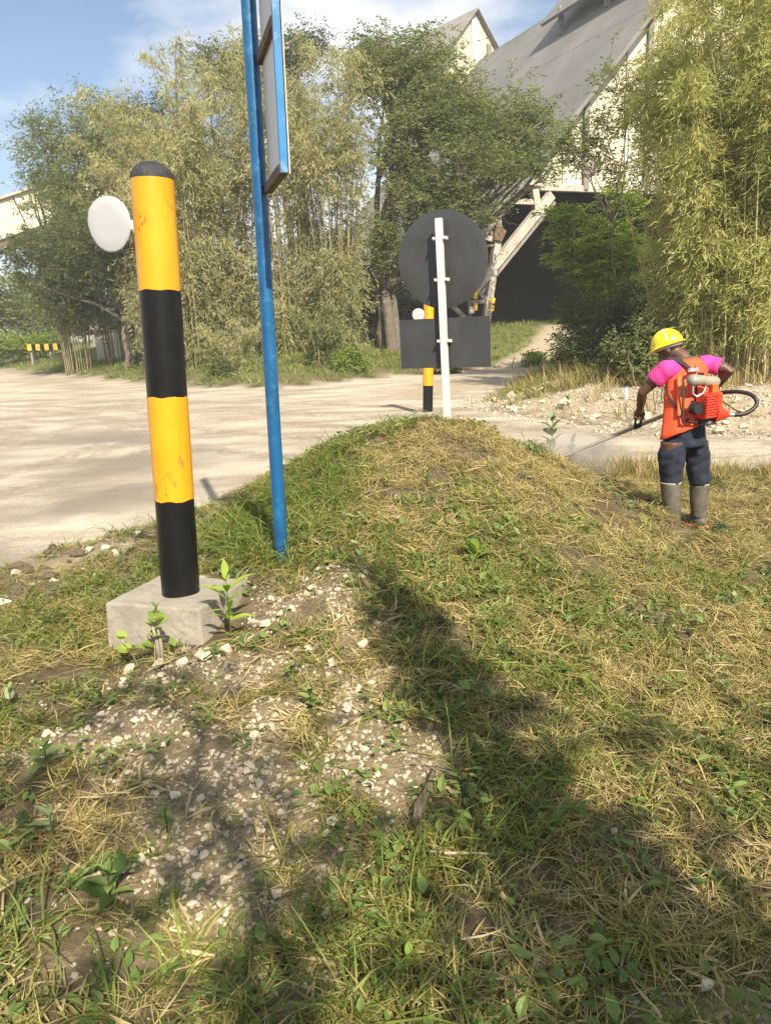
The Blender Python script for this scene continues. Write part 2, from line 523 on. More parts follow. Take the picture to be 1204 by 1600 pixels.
def axis(lo, hi, d, end_lo, end_hi, g):
    a = list(np.arange(lo, hi + 1e-6, d))
    s = d
    while a[-1] < end_hi:
        s *= g; a.append(a[-1] + s)
    s = d; b = []
    c = lo
    while c > end_lo:
        s *= g; c -= s; b.append(c)
    return np.array(b[::-1] + a)

GX = axis(-3.4, 4.4, .062, -500, 500, 1.075)
GY = axis(1.2, 9.4, .062, -80, 900, 1.055)
gx, gy = np.meshgrid(GX, GY)
gz = height(gx, gy)
dC, dR, dN = sdist(gx, gy, LINE_C), sdist(gx, gy, LINE_R), sdist(gx, gy, LINE_N)
pathd = np.abs(sdist(gx, gy, PATH))
pathm = 1 - ss((pathd - .6) / .7)
edge_n = .5 * (fbm(gx * 1.1, gy * 1.1, 41) - .5) + .35 * (fbm(gx * 4, gy * 4, 43) - .5)
road_in = np.minimum(np.minimum(dN, -dC), -dR) + edge_n
road_in = np.where(gy > 150, -5, road_in)
roadm = np.maximum(ss((road_in + .15) / .4), pathm)

GRAVEL = []
for (px, py, rx, ry, z) in ((470, 1130, .42, .62, .15), (330, 1260, .40, .50, .05), (480, 960, .35, .45, .22), (300, 1060, .5, .25, .06), (560, 1010, .28, .5, .25),
                            (1150, 1560, .28, .22, 0), (560, 1200, .25, .3, .1), (420, 1400, .3, .2, 0), (150, 1180, .3, .25, 0.0), (300, 1360, .3, .16, 0.0)):
    c = PZ(px, py, z); GRAVEL.append((c.x, c.y, rx, ry))
def gravel_mask(x, y):
    g = np.zeros(np.shape(x))
    wx, wy = x + .7 * (fbm(x * 3, y * 3, 51) - .5), y + .7 * (fbm(x * 3, y * 3, 53) - .5)
    for (cx, cy, rx, ry) in GRAVEL:
        d = np.sqrt(((wx - cx) / rx) ** 2 + ((wy - cy) / ry) ** 2)
        g = np.maximum(g, 1 - ss((d - .6) / .75))
    return g * (1 - .75 * ss((fbm(x * 5, y * 5, 57, 3) - .55) / .12))
gravm = gravel_mask(gx, gy)
bankR = ss((dR + .2) / .6) * (1 - ss((dR - 2.6) / 1.6)) * (gy < 24)
vergeL = ss((dN + .75 + .5 * (fbm(gx * 2.5, gy * 2.5, 47) - .5)) / .35) * (gx < -1.1) * (dN < .6)
drym = np.clip(np.maximum(bankR, .55 * vergeL), 0, 1)

nxg, nyg = len(GX), len(GY)
idx = np.arange(nxg * nyg).reshape(nyg, nxg)
quads = np.stack([idx[:-1, :-1], idx[:-1, 1:], idx[1:, 1:], idx[1:, :-1]], -1).reshape(-1, 4)
fr = roadm.ravel()[quads].mean(1) > .5
Vall = np.stack([gx.ravel(), gy.ravel(), gz.ravel()], -1)

def ground_material():
    m, N, L, B = new_mat('ground_soil')
    tcn = N.new('ShaderNodeTexCoord'); vec = tcn.outputs['Object']
    def attr(nm):
        a = N.new('ShaderNodeAttribute'); a.attribute_name = nm
        return a.outputs['Fac']
    n_big = noise_node(N, L, .9, 3, .6, vec=vec); n_mid = noise_node(N, L, 7, 5, .65, vec=vec); n_fine = noise_node(N, L, 45, 4, .7, vec=vec)
    soil = ramp(N, [(.25, (.055, .042, .024)), (.5, (.105, .082, .048)), (.75, (.20, .16, .098))])
    L.new(n_mid.outputs['Fac'], soil.inputs['Fac'])
    grav = ramp(N, [(.25, (.085, .066, .036)), (.5, (.19, .152, .09)), (.72, (.36, .30, .20))])
    L.new(n_fine.outputs['Fac'], grav.inputs['Fac'])
    rd = ramp(N, [(.34, (.27, .23, .175)), (.5, (.42, .365, .285)), (.66, (.55, .495, .40))])
    # wheel tracks: long soft streaks that run along the road, and a darker arc
    mpn = N.new('ShaderNodeMapping'); mpn.inputs['Rotation'].default_value = (0, 0, math.radians(35)); mpn.inputs['Scale'].default_value = (.35, .9, 1)
    L.new(vec, mpn.inputs['Vector'])
    n_tr = noise_node(N, L, 1.4, 7, .62, vec=mpn.outputs['Vector'])
    addn = N.new('ShaderNodeMath'); addn.operation = 'MULTIPLY_ADD'
    L.new(n_fine.outputs['Fac'], addn.inputs[0]); addn.inputs[1].default_value = .7
    sub = N.new('ShaderNodeMath'); sub.operation = 'SUBTRACT'; L.new(n_tr.outputs['Fac'], sub.inputs[0]); sub.inputs[1].default_value = .35
    L.new(sub.outputs[0], addn.inputs[2])
    L.new(addn.outputs[0], rd.inputs['Fac'])
    # wheel tracks: worn arcs where the lorries turn, broken up by dust
    nw = noise_node(N, L, .8, 3, .6, vec=vec)
    def track_band(c, r, w):
        dv = N.new('ShaderNodeVectorMath'); dv.operation = 'DISTANCE'
        sx = N.new('ShaderNodeVectorMath'); sx.operation = 'MULTIPLY'; sx.inputs[1].default_value = (1, 1, 0)
        L.new(vec, sx.inputs[0]); L.new(sx.outputs[0], dv.inputs[0]); dv.inputs[1].default_value = (c[0], c[1], 0)
        wob = N.new('ShaderNodeMath'); wob.operation = 'MULTIPLY_ADD'
        L.new(nw.outputs['Fac'], wob.inputs[0]); wob.inputs[1].default_value = .9; L.new(dv.outputs['Value'], wob.inputs[2])
        sb = N.new('ShaderNodeMath'); sb.operation = 'SUBTRACT'; L.new(wob.outputs[0], sb.inputs[0]); sb.inputs[1].default_value = r + .45
        ab = N.new('ShaderNodeMath'); ab.operation = 'ABSOLUTE'; L.new(sb.outputs[0], ab.inputs[0])
        mr = N.new('ShaderNodeMapRange'); mr.interpolation_type = 'SMOOTHSTEP'
        mr.inputs['From Min'].default_value = w; mr.inputs['From Max'].default_value = w * .3; mr.inputs['To Max'].default_value = .8
        L.new(ab.outputs[0], mr.inputs['Value'])
        return mr.outputs[0]
    trk = attr('track')
    for c, r, w in (((-14.5, 13), 7.6, .45), ((-14.5, 13), 9.5, .4), ((-14.5, 13), 10.6, .3), ((-14.5, 13), 6.4, .3), ((-40, -32), 62.2, .4), ((-40, -32), 64.0, .4), ((-40, -32), 59.5, .35), ((-40, -32), 57.8, .35)):
        mx_ = N.new('ShaderNodeMath'); mx_.operation = 'MAXIMUM'
        L.new(trk, mx_.inputs[0]); L.new(track_band(c, r, w), mx_.inputs[1]); trk = mx_.outputs[0]
    brk = ramp(N, [(.38, (.15, .15, .15)), (.6, (1, 1, 1))]); L.new(n_mid.outputs['Fac'], brk.inputs['Fac'])
    mb_ = N.new('ShaderNodeMath'); mb_.operation = 'MULTIPLY'; L.new(trk, mb_.inputs[0]); L.new(brk.outputs['Color'], mb_.inputs[1]); trk = mb_.outputs[0]
    dst = attr('dark_arc')
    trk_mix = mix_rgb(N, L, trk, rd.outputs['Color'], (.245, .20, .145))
    arc_mix = mix_rgb(N, L, dst, trk_mix, (.215, .185, .15))
    dry = ramp(N, [(.3, (.27, .215, .145)), (.6, (.42, .355, .26)), (.8, (.52, .455, .35))])
    L.new(n_mid.outputs['Fac'], dry.inputs['Fac'])
    c1 = mix_rgb(N, L, attr('gravel'), soil.outputs['Color'], grav.outputs['Color'])
    c2 = mix_rgb(N, L, attr('dry'), c1, dry.outputs['Color'])
    c3 = mix_rgb(N, L, attr('road'), c2, arc_mix)
    far = mix_rgb(N, L, attr('far'), c3, (.13, .14, .05))
    far = mix_rgb(N, L, attr('path'), far, dry.outputs['Color'])
    L.new(far, B.inputs['Base Color'])
    B.inputs['Roughness'].default_value = .97
    B.inputs['Specular IOR Level'].default_value = .15
    b = N.new('ShaderNodeBump'); b.inputs['Strength'].default_value = .9; b.inputs['Distance'].default_value = .012
    b2 = N.new('ShaderNodeBump'); b2.inputs['Strength'].default_value = .6; b2.inputs['Distance'].default_value = .05
    L.new(n_fine.outputs['Fac'], b.inputs['Height']); L.new(n_mid.outputs['Fac'], b2.inputs['Height'])
    L.new(b2.outputs['Normal'], b.inputs['Normal']); L.new(b.outputs['Normal'], B.inputs['Normal'])
    return m
M['ground'] = ground_material()
# darker tone along an arc on the left of the road, broken by noise
dark_arcm = np.exp(-((np.hypot(gx + 11.0, gy - 9.5) - 7.6) / 1.3) ** 2) * ss((6.5 - np.abs(gy - 10.5)) / 3) * .9
dark_arcm = dark_arcm * ss((fbm(gx * .7, gy * .7, 61) - .25) / .35)
TRACKS = [[(-9.5, 1), (-7.2, 6), (-6.2, 11), (-6.6, 17), (-9.5, 25), (-17, 39), (-30, 58)], [(-7.8, 1), (-5.4, 6), (-4.4, 11), (-4.9, 17), (-8.2, 25), (-16, 39), (-29, 58)],
          [(-11, 25), (-4.5, 20), (0, 16), (4, 11.2), (9, 8.8), (20, 6)], [(-10, 22.5), (-4.5, 18), (-.6, 14.3), (3, 10.2), (8, 8.0), (20, 4.6)],
          [(-5, 22), (-1.5, 19.5), (.8, 20), (3, 24.5), (5, 28.5), (8.5, 37)]]
trackm = np.zeros(gx.shape)
for tl in TRACKS:
    wob = .5 * (fbm(gx * .5, gy * .5, 65) - .5)
    trackm = np.maximum(trackm, np.exp(-((np.abs(sdist(gx, gy, tl)) + wob * .5) / .30) ** 2))
trackm = trackm * ss((fbm(gx * 1.6, gy * 1.6, 67) - .18) / .4) * .95
trackm = np.maximum(trackm, .4 * ss((fbm(gx * .42, gy * .42, 69) - .55) / .18))
farm = np.maximum(ss((np.maximum(dC, dR) - 16) / 12), .75 * ss(dC / 1.5) * (dR < 0))

def sheet(name, sel):
    q = quads[sel]
    used = np.unique(q)
    remap = np.full(nxg * nyg, -1, np.int64); remap[used] = np.arange(len(used))
    me = mesh_np(name, Vall[used], remap[q])
    for nm, arr in (('road', roadm), ('gravel', gravm), ('dry', drym), ('dark_arc', dark_arcm), ('track', trackm), ('path', pathm), ('far', farm)):
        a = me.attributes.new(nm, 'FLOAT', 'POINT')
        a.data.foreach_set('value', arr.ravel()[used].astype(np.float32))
    o = link(name, me, M['ground'], smooth=True)
    return tag(o, kind='structure')
ground = sheet('ground', ~fr)
tag(ground, 'grassy soil bank and verge with pale gravel patches')
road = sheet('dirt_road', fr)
tag(road, 'pale dusty unpaved road curving behind the grassy mound')

# ------------------------------------------------------------------ striped bollards with round reflectors
def ring(c, ax, r, n=32):
    ax = Vector(ax).normalized()
    s = ax.orthogonal().normalized(); t = ax.cross(s)
    return [c + (s * math.cos(2 * math.pi * k / n) + t * math.sin(2 * math.pi * k / n)) * r for k in range(n)]

def make_bollard(label, block_label_note=None):
    base = P(283, 925, 4.05)
    root = empty('striped_bollard', (base.x, base.y, base.z - .30), label, 'bollard', 'black and yellow bollards beside the road')
    T = Matrix.Translation(-Vector(root.location))
    top = P(236, 252, 4.05)
    ax = (top - base).normalized()
    L0 = (top - base).length
    R = .104
    def at(py):
        # where the axis passes that row of the photograph
        lo, hi = 0.0, 1.2
        for _ in range(40):
            mid = (lo + hi) / 2
            q = base + (top - base) * mid
            d = q - Vector((0, 0, HCAM)); cp, sp = math.cos(PITCH), math.sin(PITCH)
            zc, yc = d.y * cp - d.z * sp, d.y * sp + d.z * cp
            v = 800 - F * (math.sin(ROLL) * d.x + math.cos(ROLL) * yc) / zc
            if v > py: lo = mid
            else: hi = mid
        return lo * L0
    cuts = [-.05, at(778), at(620), at(453), at(281)]
    for i, nm in enumerate(('black_paint', 'yellow_paint', 'black_paint', 'yellow_paint')):
        a, b = cuts[i], cuts[i + 1]
        r = R if nm == 'yellow_paint' else R - .0015
        mb = MB()
        rings = [ring(base + ax * (a + (b - a) * k / 6), ax, r, 40) for k in range(7)]
        if nm == 'yellow_paint':      # brushed edges that wander a little over the black
            for re_, sg in ((rings[0], -1), (rings[-1], 1)):
                if sg == 1 and i == 3: continue
                for k in range(40): re_[k] = re_[k] + ax * (sg * (.003 + .0035 * math.sin(k * .9 + i) + random.uniform(-.0015, .0025)))
        mb.loft(rings, caps=(i == 0))
        o = mb.build('band', M[nm], root, True)
        o.data.transform(T)
        tag(o, ('black' if nm == 'black_paint' else 'yellow') + ' painted band of the pole')
        smooth_by_angle(o, 50)
    # domed cap
    s0 = cuts[-1]; dome = L0 - s0
    rings = []
    for k in range(9):
        t = k / 8 * math.pi / 2 * .97
        rings.append(ring(base + ax * (s0 + dome * math.sin(t)), ax, (R + .001) * math.cos(t) ** .95, 40))
    mb = MB(); mb.loft(rings, caps=True)
    o = mb.build('domed_cap', M['black_cap'], root, True); o.data.transform(T); smooth_by_angle(o, 50)
    # round reflector: a thin disc on a tab, turned to the left
    c = P(171, 350, 3.99)
    nrm = Vector((-math.sin(math.radians(23)), -math.cos(math.radians(23)), -.06)).normalized()
    s = Vector((0, 0, 1)).cross(nrm).normalized(); t = nrm.cross(s)
    rr = random.Random(5)
    rim = [1 + .018 * math.sin(3 * a_) + rr.uniform(-.008, .008) for a_ in np.linspace(0, 6.28, 48)]
    def disc_ring(off, rad):
        return [c + nrm * off + (s * math.cos(2 * math.pi * k / 48) + t * math.sin(2 * math.pi * k / 48)) * rad * rim[k] for k in range(48)]
    mb = MB(); mb.loft([disc_ring(-.004, .08), disc_ring(-.004, .126), disc_ring(0, .130), disc_ring(.004, .128), disc_ring(.006, .122), disc_ring(.009, .07)], caps=True)
    o = mb.build('reflector', M['reflector_white'], root, True); o.data.transform(T); smooth_by_angle(o, 60)
    tag(o, 'round white reflector disc on the side of the pole')
    mid = base + ax * (at(352))
    mb = MB(); mb.bar(c + (mid - c).normalized() * .075 + nrm * -.008, mid, .006, .045)
    o = mb.build('reflector_bracket', M['reflector_white'], root); o.data.transform(T)
    # square concrete footing, turned
    ztop = base.z
    cF, cR, cL = PZ(310, 952, ztop), PZ(386, 905, ztop), PZ(164, 942, ztop)
    cB = cR + (cL - cF)
    cor = [cF, cR, cB, cL]
    mb = MB()
    vs = [Vector((q.x, q.y, ztop)) for q in cor] + [Vector((q.x + (q.x - base.x) * .05, q.y + (q.y - base.y) * .05, ztop - .36)) for q in cor]
    mb.add(vs, [(0, 1, 2, 3), (7, 6, 5, 4), (0, 4, 5, 1), (1, 5, 6, 2), (2, 6, 7, 3), (3, 7, 4, 0)])
    o = mb.build('concrete_footing', M['concrete'], root, bevel=.012); o.data.transform(T)
    bm = bmesh.new(); bm.from_mesh(o.data)
    bmesh.ops.subdivide_edges(bm, edges=[e_ for e_ in bm.edges if e_.calc_length() > .1], cuts=9, use_grid_fill=True)
    bm.normal_update()
    for v_ in bm.verts:
        f_ = float(fbm(np.array([v_.co.x * 9 + v_.co.z * 5]), np.array([v_.co.y * 9 - v_.co.z * 7]), 77, 3)[0]) - .5
        v_.co += v_.normal * .012 * f_
    bm.to_mesh(o.data); bm.free()
    tag(o, 'square grey concrete footing of the pole')
    return root
def copy_tree(o, parent=None):
    c = o.copy(); COL.objects.link(c); c.parent = parent
    for ch in list(o.children): copy_tree(ch, c)
    return c
bollard = make_bollard('large black and yellow striped bollard on a concrete block in the foreground')
b2 = copy_tree(bollard)
p2 = P(668, 643, 15.8)
b2.location = (p2.x, p2.y, p2.z - .30)
tag(b2, 'distant black and yellow striped bollard behind the round sign')

# ------------------------------------------------------------------ blue post with a sign board seen edge-on
def blue_sign():
    base, top = P(440, 866, 4.5), P(388, 0, 4.5)
    root = empty('sign_board', (base.x, base.y, base.z - .05), 'blue steel post carrying a white sign board seen edge-on', 'sign')
    T = Matrix.Translation(-Vector(root.location))
    d = (top - base)
    top2 = base + d * 1.42
    mb = MB(); mb.tube([base - d * .12] + [base + d * (1.42 * k / 12) for k in range(13)], .0395, 24)
    o = mb.build('post', M['blue_paint'], root, True); o.data.transform(T); smooth_by_angle(o, 50)
    def on_post(z): return base + d * ((z - base.z) / d.z)
    lowA = P(417, 297, 4.5); zb = lowA.z
    lowB = PZ(443, 262, zb)
    u = (lowB - lowA); W = u.length; u.normalize()
    n = Vector((-u.y, u.x, 0)).normalized()           # the side turned to the right
    zm = PZ(0, 0, 0).z
    mid = P(407, 96, 4.5).z
    ztop = 4.75
    A0, A1 = .045, W
    def pt(s, z, off=0.0): return on_post(z) + u * s + n * (off + .040)
    mb = MB(); mb.bar(pt(A1, zb - .02, 0), pt(A1, ztop, 0), .034, .034, up=tuple(n))
    o = mb.build('frame_upright', M['blue_light'], root); o.data.transform(T)
    for z, nm in ((zb, 'bottom'), (mid, 'middle'), (ztop, 'top')):
        mb = MB(); mb.bar(pt(A0 - .02, z), pt(A1 - .026, z), .042, .045)
        o = mb.build('frame_rail', M['rusty_brown'], root); o.data.transform(T)
    for z0, z1 in ((zb + .024, mid - .024), (mid + .024, ztop - .024)):
        mb = MB(); mb.bar(pt((A0 + A1) / 2, z0, .012), pt((A0 + A1) / 2, z1, .012), A1 - A0 - .03, .012, up=tuple(n))
        o = mb.build('board_panel', M['panel_white'], root); o.data.transform(T)
        tag(o, 'plain whitish sheet panel')
    mb = MB(); mb.bar(pt(A1 + .010, zb - .03, .024), pt(A1 + .010, ztop, .024), .032, .007, up=tuple(n))
    o = mb.build('edge_strip', M['steel_white'], root); o.data.transform(T)
blue_sign()

# ------------------------------------------------------------------ round road sign seen from behind
def round_sign():
    base, top = P(699, 664, 6.8), P(685, 341, 6.8)
    root = empty('road_sign', base, 'black back of a round road sign above a rectangular plate on white post', 'sign')
    T = Matrix.Translation(-Vector(root.location))
    d = (top - base)
    yaw = math.radians(24)
    nrm = Vector((-math.sin(yaw), -math.cos(yaw), 0))
    s = Vector((0, 0, 1)).cross(nrm).normalized()
    upv = d.normalized()
    mb = MB(); mb.bar(base - d * .12, top, .058, .045, up=tuple(nrm))
    o = mb.build('post', M['galvanised'], root, bevel=.004); o.data.transform(T)
    c = P(687, 405, 6.86)
    R = .405
    back = -nrm * .055
    rings = []
    for off, r in ((.0, .04), (.002, R * .5), (.0, R * .8), (.0, R - .008), (-.002, R), (-.012, R), (-.012, R * .5)):
        rings.append([c + back + nrm * off + (s * math.cos(2 * math.pi * k / 72) + upv * math.sin(2 * math.pi * k / 72)) * r for k in range(72)])
    mb = MB(); mb.loft(rings)
    o = mb.build('round_plate', M['sign_black'], root, True); o.data.transform(T); smooth_by_angle(o, 50)
    # rectangular plate
    cs = [P(627, 501, 6.72), P(757, 496, 7.0), P(758, 570, 7.0), P(628, 576, 6.72)]
    rc = sum(cs, Vector()) / 4
    hw, hh = .415, .212
    on_axis = base + d * ((rc.z - base.z) / d.z)
    rc2 = on_axis + back * 1.0 + s * ((rc - on_axis).dot(s))
    mb = MB(); mb.bar(rc2 - s * hw, rc2 + s * hw, .004, hh * 2, up=tuple(upv))
    o = mb.build('rectangular_plate', M['sign_black'], root); o.data.transform(T)
    for py in (372, 437, 533):
        zc = P(690, py, 6.8).z
        q = base + d * ((zc - base.z) / d.z)
        mb = MB(); mb.bar(q - s * .062 + nrm * -.016, q + s * .062 + nrm * -.016, .05, .026)
        for sg in (-1, 1): mb.bar(q + s * (sg * .05) + nrm * .012, q + s * (sg * .05) + nrm * .026, .014, .014)
        o = mb.build('clamp', M['galvanised'], root, bevel=.002); o.data.transform(T)
round_sign()

# ------------------------------------------------------------------ big A-roofed store behind the trees
def store():
    O = P(722, 500, 40.0)
    a = Vector((-math.sin(math.radians(23)), math.cos(math.radians(23)), 0))   # along the ridge, away from us
    g = Vector((a.y, -a.x, 0))                                                  # along the gable, to the right
    Z0 = hz(O.x, O.y) - .3
    root = empty('storage_hall', (O.x, O.y, Z0), 'huge storage hall with steep grey sheet roof and cream gable wall', 'building')
    T = Matrix.Translation(-Vector(root.location))
    def on_plane(px, py, off=0.0):
        "the place on the gable plane (pushed back by off) seen at that pixel"
        r = ray(px, py); o0 = Vector((0, 0, HCAM))
        t = (O + a * off - o0).dot(a) / r.dot(a)
        return o0 + r * t
    def B(mb, name, mat, smooth=False, parent=root, tint=None):
        o = mb.build(name, M[mat], parent, smooth); 
        o.data.transform(T)
        return o
    e0, e1 = on_plane(690, 436), on_plane(1020, 2)           # rake
    rk = (e1 - e0).normalized()
    apex = e0 + rk * ((on_plane(1146, -160).z - e0.z) / rk.z)
    LEN = 27.0
    MONF, MONL, MONS = .80, 1.6, 12.0
    eave = e0 - rk * 1.2
    # left roof slope: corrugated sheets, with a tint attribute that counts metres along the ridge
    def slope(p_low, p_high, name, length, lift=0.0, start=0.0, parent=root):
        nn = (p_high - p_low).cross(a).normalized()
        if nn.z < 0: nn = -nn
        V, tt = [], []
        for off in (0.0, -.18):
            for s_ in (start, start + length):
                for q in (p_low, p_high):
                    v = q + a * s_ + nn * (lift + off); V.append(v); tt.append(s_)
        f = [(0, 1, 3, 2), (4, 6, 7, 5), (0, 4, 5, 1), (2, 3, 7, 6), (0, 2, 6, 4), (1, 5, 7, 3)]
        me = mesh_np(name, np.array([tuple(v - Vector(root.location)) for v in V]), np.array(f), tt)
        return link(name, me, M['roof_sheet'], parent)
    # seven long sheets courses up the slope, each lapping the one below
    NS = 7
    for k in range(NS):
        p0, p1 = eave.lerp(apex, k / NS), eave.lerp(apex, (k + 1) / NS + .004)
        slope(p0, p1, 'roof_course', LEN, lift=.01 * (k % 2), start=-.9)
    # right slope
    mir = 2 * (apex - eave).dot(g)
    eaveR = eave + g * mir
    o = slope(apex, eaveR, 'roof_right', LEN, start=-.9)
    # raised ridge roof with posts
    q0, q1 = eave.lerp(apex, MONF), apex
    up_ = Vector((0, 0, MONL))
    mon = slope(q0 + up_, q1 + up_, 'ridge_roof', MONS + 1.2, start=-1.2)
    mon2 = slope(eaveR.lerp(apex, MONF) + up_, q1 + up_, 'ridge_roof', MONS + 1.2, start=-1.2)
    for s_ in (1.0, MONS * .5, MONS - 1.5):
        qb = eave.lerp(apex, MONF + .03) + a * s_
        mb = MB(); mb.bar(qb, qb + up_, .3)
        B(mb, 'ridge_post', 'steel_grey')
    # gable cladding: vertical panels hung under the rake down to a horizontal edge
    zc = on_plane(940, 292).z
    W = (apex - eave).dot(g)
    npan = 14
    for k in range(npan * 2 - 1):
        s0, s1 = k / npan * W, (k + 1) / npan * W
        def zr(s_):
            t = s_ / W
            return eave.z + (apex.z - eave.z) * (t if t <= 1 else 2 - t)
        z0, z1 = zr(s0) - .3, zr(s1) - .3
        if max(z0, z1) < zc + .3: continue
        b0 = Vector((eave.x, eave.y, 0)) + g * (s0 + .02); b1 = Vector((eave.x, eave.y, 0)) + g * (s1 - .02)
        jitter = .03 * ((k * 7) % 3)
        vs = []
        for off in (jitter, jitter + .12):
            vs += [b0 + a * off + Vector((0, 0, zc)), b1 + a * off + Vector((0, 0, zc)), b1 + a * off + Vector((0, 0, max(z1, zc + .05))), b0 + a * off + Vector((0, 0, max(z0, zc + .05)))]
        mb = MB(); mb.add(vs, [(0, 1, 2, 3), (7, 6, 5, 4), (0, 4, 5, 1), (1, 5, 6, 2), (2, 6, 7, 3), (3, 7, 4, 0)])
        B(mb, 'wall_panel', 'cream_wall' if k % 3 else 'cream_light')
        if k % 3 == 1:
            mb = MB(); mb.bar(b0 + a * -.15 + Vector((0, 0, zc - .2)), b0 + a * -.15 + Vector((0, 0, max(z0 - .3, zc))), .35, .25)
            B(mb, 'wall_column', 'steel_grey')
    mb = MB(); q = Vector((eave.x, eave.y, zc - .15)); mb.bar(q + g * 5.2 + a * -.05, q + g * (2 * W - 5.2) + a * -.05, .35, .3)
    B(mb, 'wall_beam', 'steel_white')
    # far gable and dark interior: floor to ridge
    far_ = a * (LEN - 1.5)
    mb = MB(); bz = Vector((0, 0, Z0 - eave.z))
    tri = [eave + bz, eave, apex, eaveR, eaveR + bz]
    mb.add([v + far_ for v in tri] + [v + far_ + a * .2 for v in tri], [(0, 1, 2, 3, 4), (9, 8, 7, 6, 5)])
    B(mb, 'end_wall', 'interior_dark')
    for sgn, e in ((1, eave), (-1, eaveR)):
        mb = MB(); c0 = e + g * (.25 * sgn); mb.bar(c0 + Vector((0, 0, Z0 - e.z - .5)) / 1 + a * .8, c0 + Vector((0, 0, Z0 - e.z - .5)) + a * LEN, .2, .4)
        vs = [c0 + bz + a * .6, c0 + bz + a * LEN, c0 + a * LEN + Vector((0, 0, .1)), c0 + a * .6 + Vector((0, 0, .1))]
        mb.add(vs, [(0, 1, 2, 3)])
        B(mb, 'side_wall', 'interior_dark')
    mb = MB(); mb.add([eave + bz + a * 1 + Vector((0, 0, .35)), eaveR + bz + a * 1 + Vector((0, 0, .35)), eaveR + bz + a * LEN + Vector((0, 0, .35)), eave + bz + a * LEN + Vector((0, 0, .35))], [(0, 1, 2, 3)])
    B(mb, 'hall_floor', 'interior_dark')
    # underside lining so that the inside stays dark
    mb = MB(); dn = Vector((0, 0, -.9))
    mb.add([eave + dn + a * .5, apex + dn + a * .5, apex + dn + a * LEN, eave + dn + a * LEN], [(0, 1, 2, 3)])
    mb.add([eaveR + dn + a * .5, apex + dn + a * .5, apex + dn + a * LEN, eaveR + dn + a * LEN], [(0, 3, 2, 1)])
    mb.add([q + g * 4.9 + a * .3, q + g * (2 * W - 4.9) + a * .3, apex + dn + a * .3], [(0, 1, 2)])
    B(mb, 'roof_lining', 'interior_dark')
    # open steel frame of the near end
    def fp(px, py): return on_plane(px, py, -.6)
    def member(p, q, w, mat='steel_white', h=None, nm='truss_member'):
        mb = MB(); mb.bar(fp(*p), fp(*q), w * .72, h or w * .6, up=tuple(a)); return B(mb, nm, mat)
    ch = member((668, 447), (812, 280), .42, 'steel_grey', nm='outer_chord')
    member((733, 462), (860, 305), .62, nm='inner_chord')
    member((748, 462), (866, 316), .22, 'steel_grey', nm='inner_chord_flange')
    member((778, 362), (757, 510), .50, nm='frame_leg')
    member((784, 362), (764, 505), .12, 'rusty_brown', nm='leg_flange')
    member((732, 440), (733, 510), .22, 'steel_grey', nm='frame_post')
    member((776, 325), (779, 372), .40, 'steel_grey', nm='frame_post')
    for p, q, w in (((792, 314), (834, 316), .35), ((744, 366), (776, 377), .34), ((748, 427), (768, 427), .32), ((735, 444), (760, 470), .30), ((735, 472), (762, 471), .26),
                    ((756, 345), (770, 370), .22), ((740, 372), (776, 352), .16), ((745, 388), (772, 382), .16), ((706, 478), (726, 497), .3), ((700, 410), (735, 440), .25),
                    ((744, 375), (735, 440), .25), ((810, 282), (850, 288), .4), ((756, 347), (786, 335), .2), ((834, 296), (838, 330), .5)):
        member(p, q, w, 'steel_white' if w > .3 else 'steel_grey')
    mb = MB(); g0, g1, g2, g3 = fp(770, 350), fp(786, 362), fp(779, 378), fp(766, 375)
    mb.add([g0 + a * -.3, g1 + a * -.3, g2 + a * -.3, g3 + a * -.3, g0 + a * -.22, g1 + a * -.22, g2 + a * -.22, g3 + a * -.22], [(0, 1, 2, 3), (7, 6, 5, 4), (0, 4, 5, 1), (1, 5, 6, 2), (2, 6, 7, 3), (3, 7, 4, 0)])
    B(mb, 'gusset_plate', 'rusty_brown')
    for (p, q) in (((763, 466), (761, 474)), ((761, 478), (760, 486)), ((735, 452), (735, 468)), ((735, 474), (735, 486))):
        mb = MB(); mb.bar(fp(*p) - a * .45, fp(*q) - a * .45, .2, .1, up=tuple(a)); B(mb, 'hazard_stripe', 'hazard_yellow')
    mb = MB(); mb.bar(fp(730, 479) - a * .4, fp(730, 490) - a * .4, .28, .05, up=tuple(a)); B(mb, 'notice_plate', 'panel_white')
    return root
store()

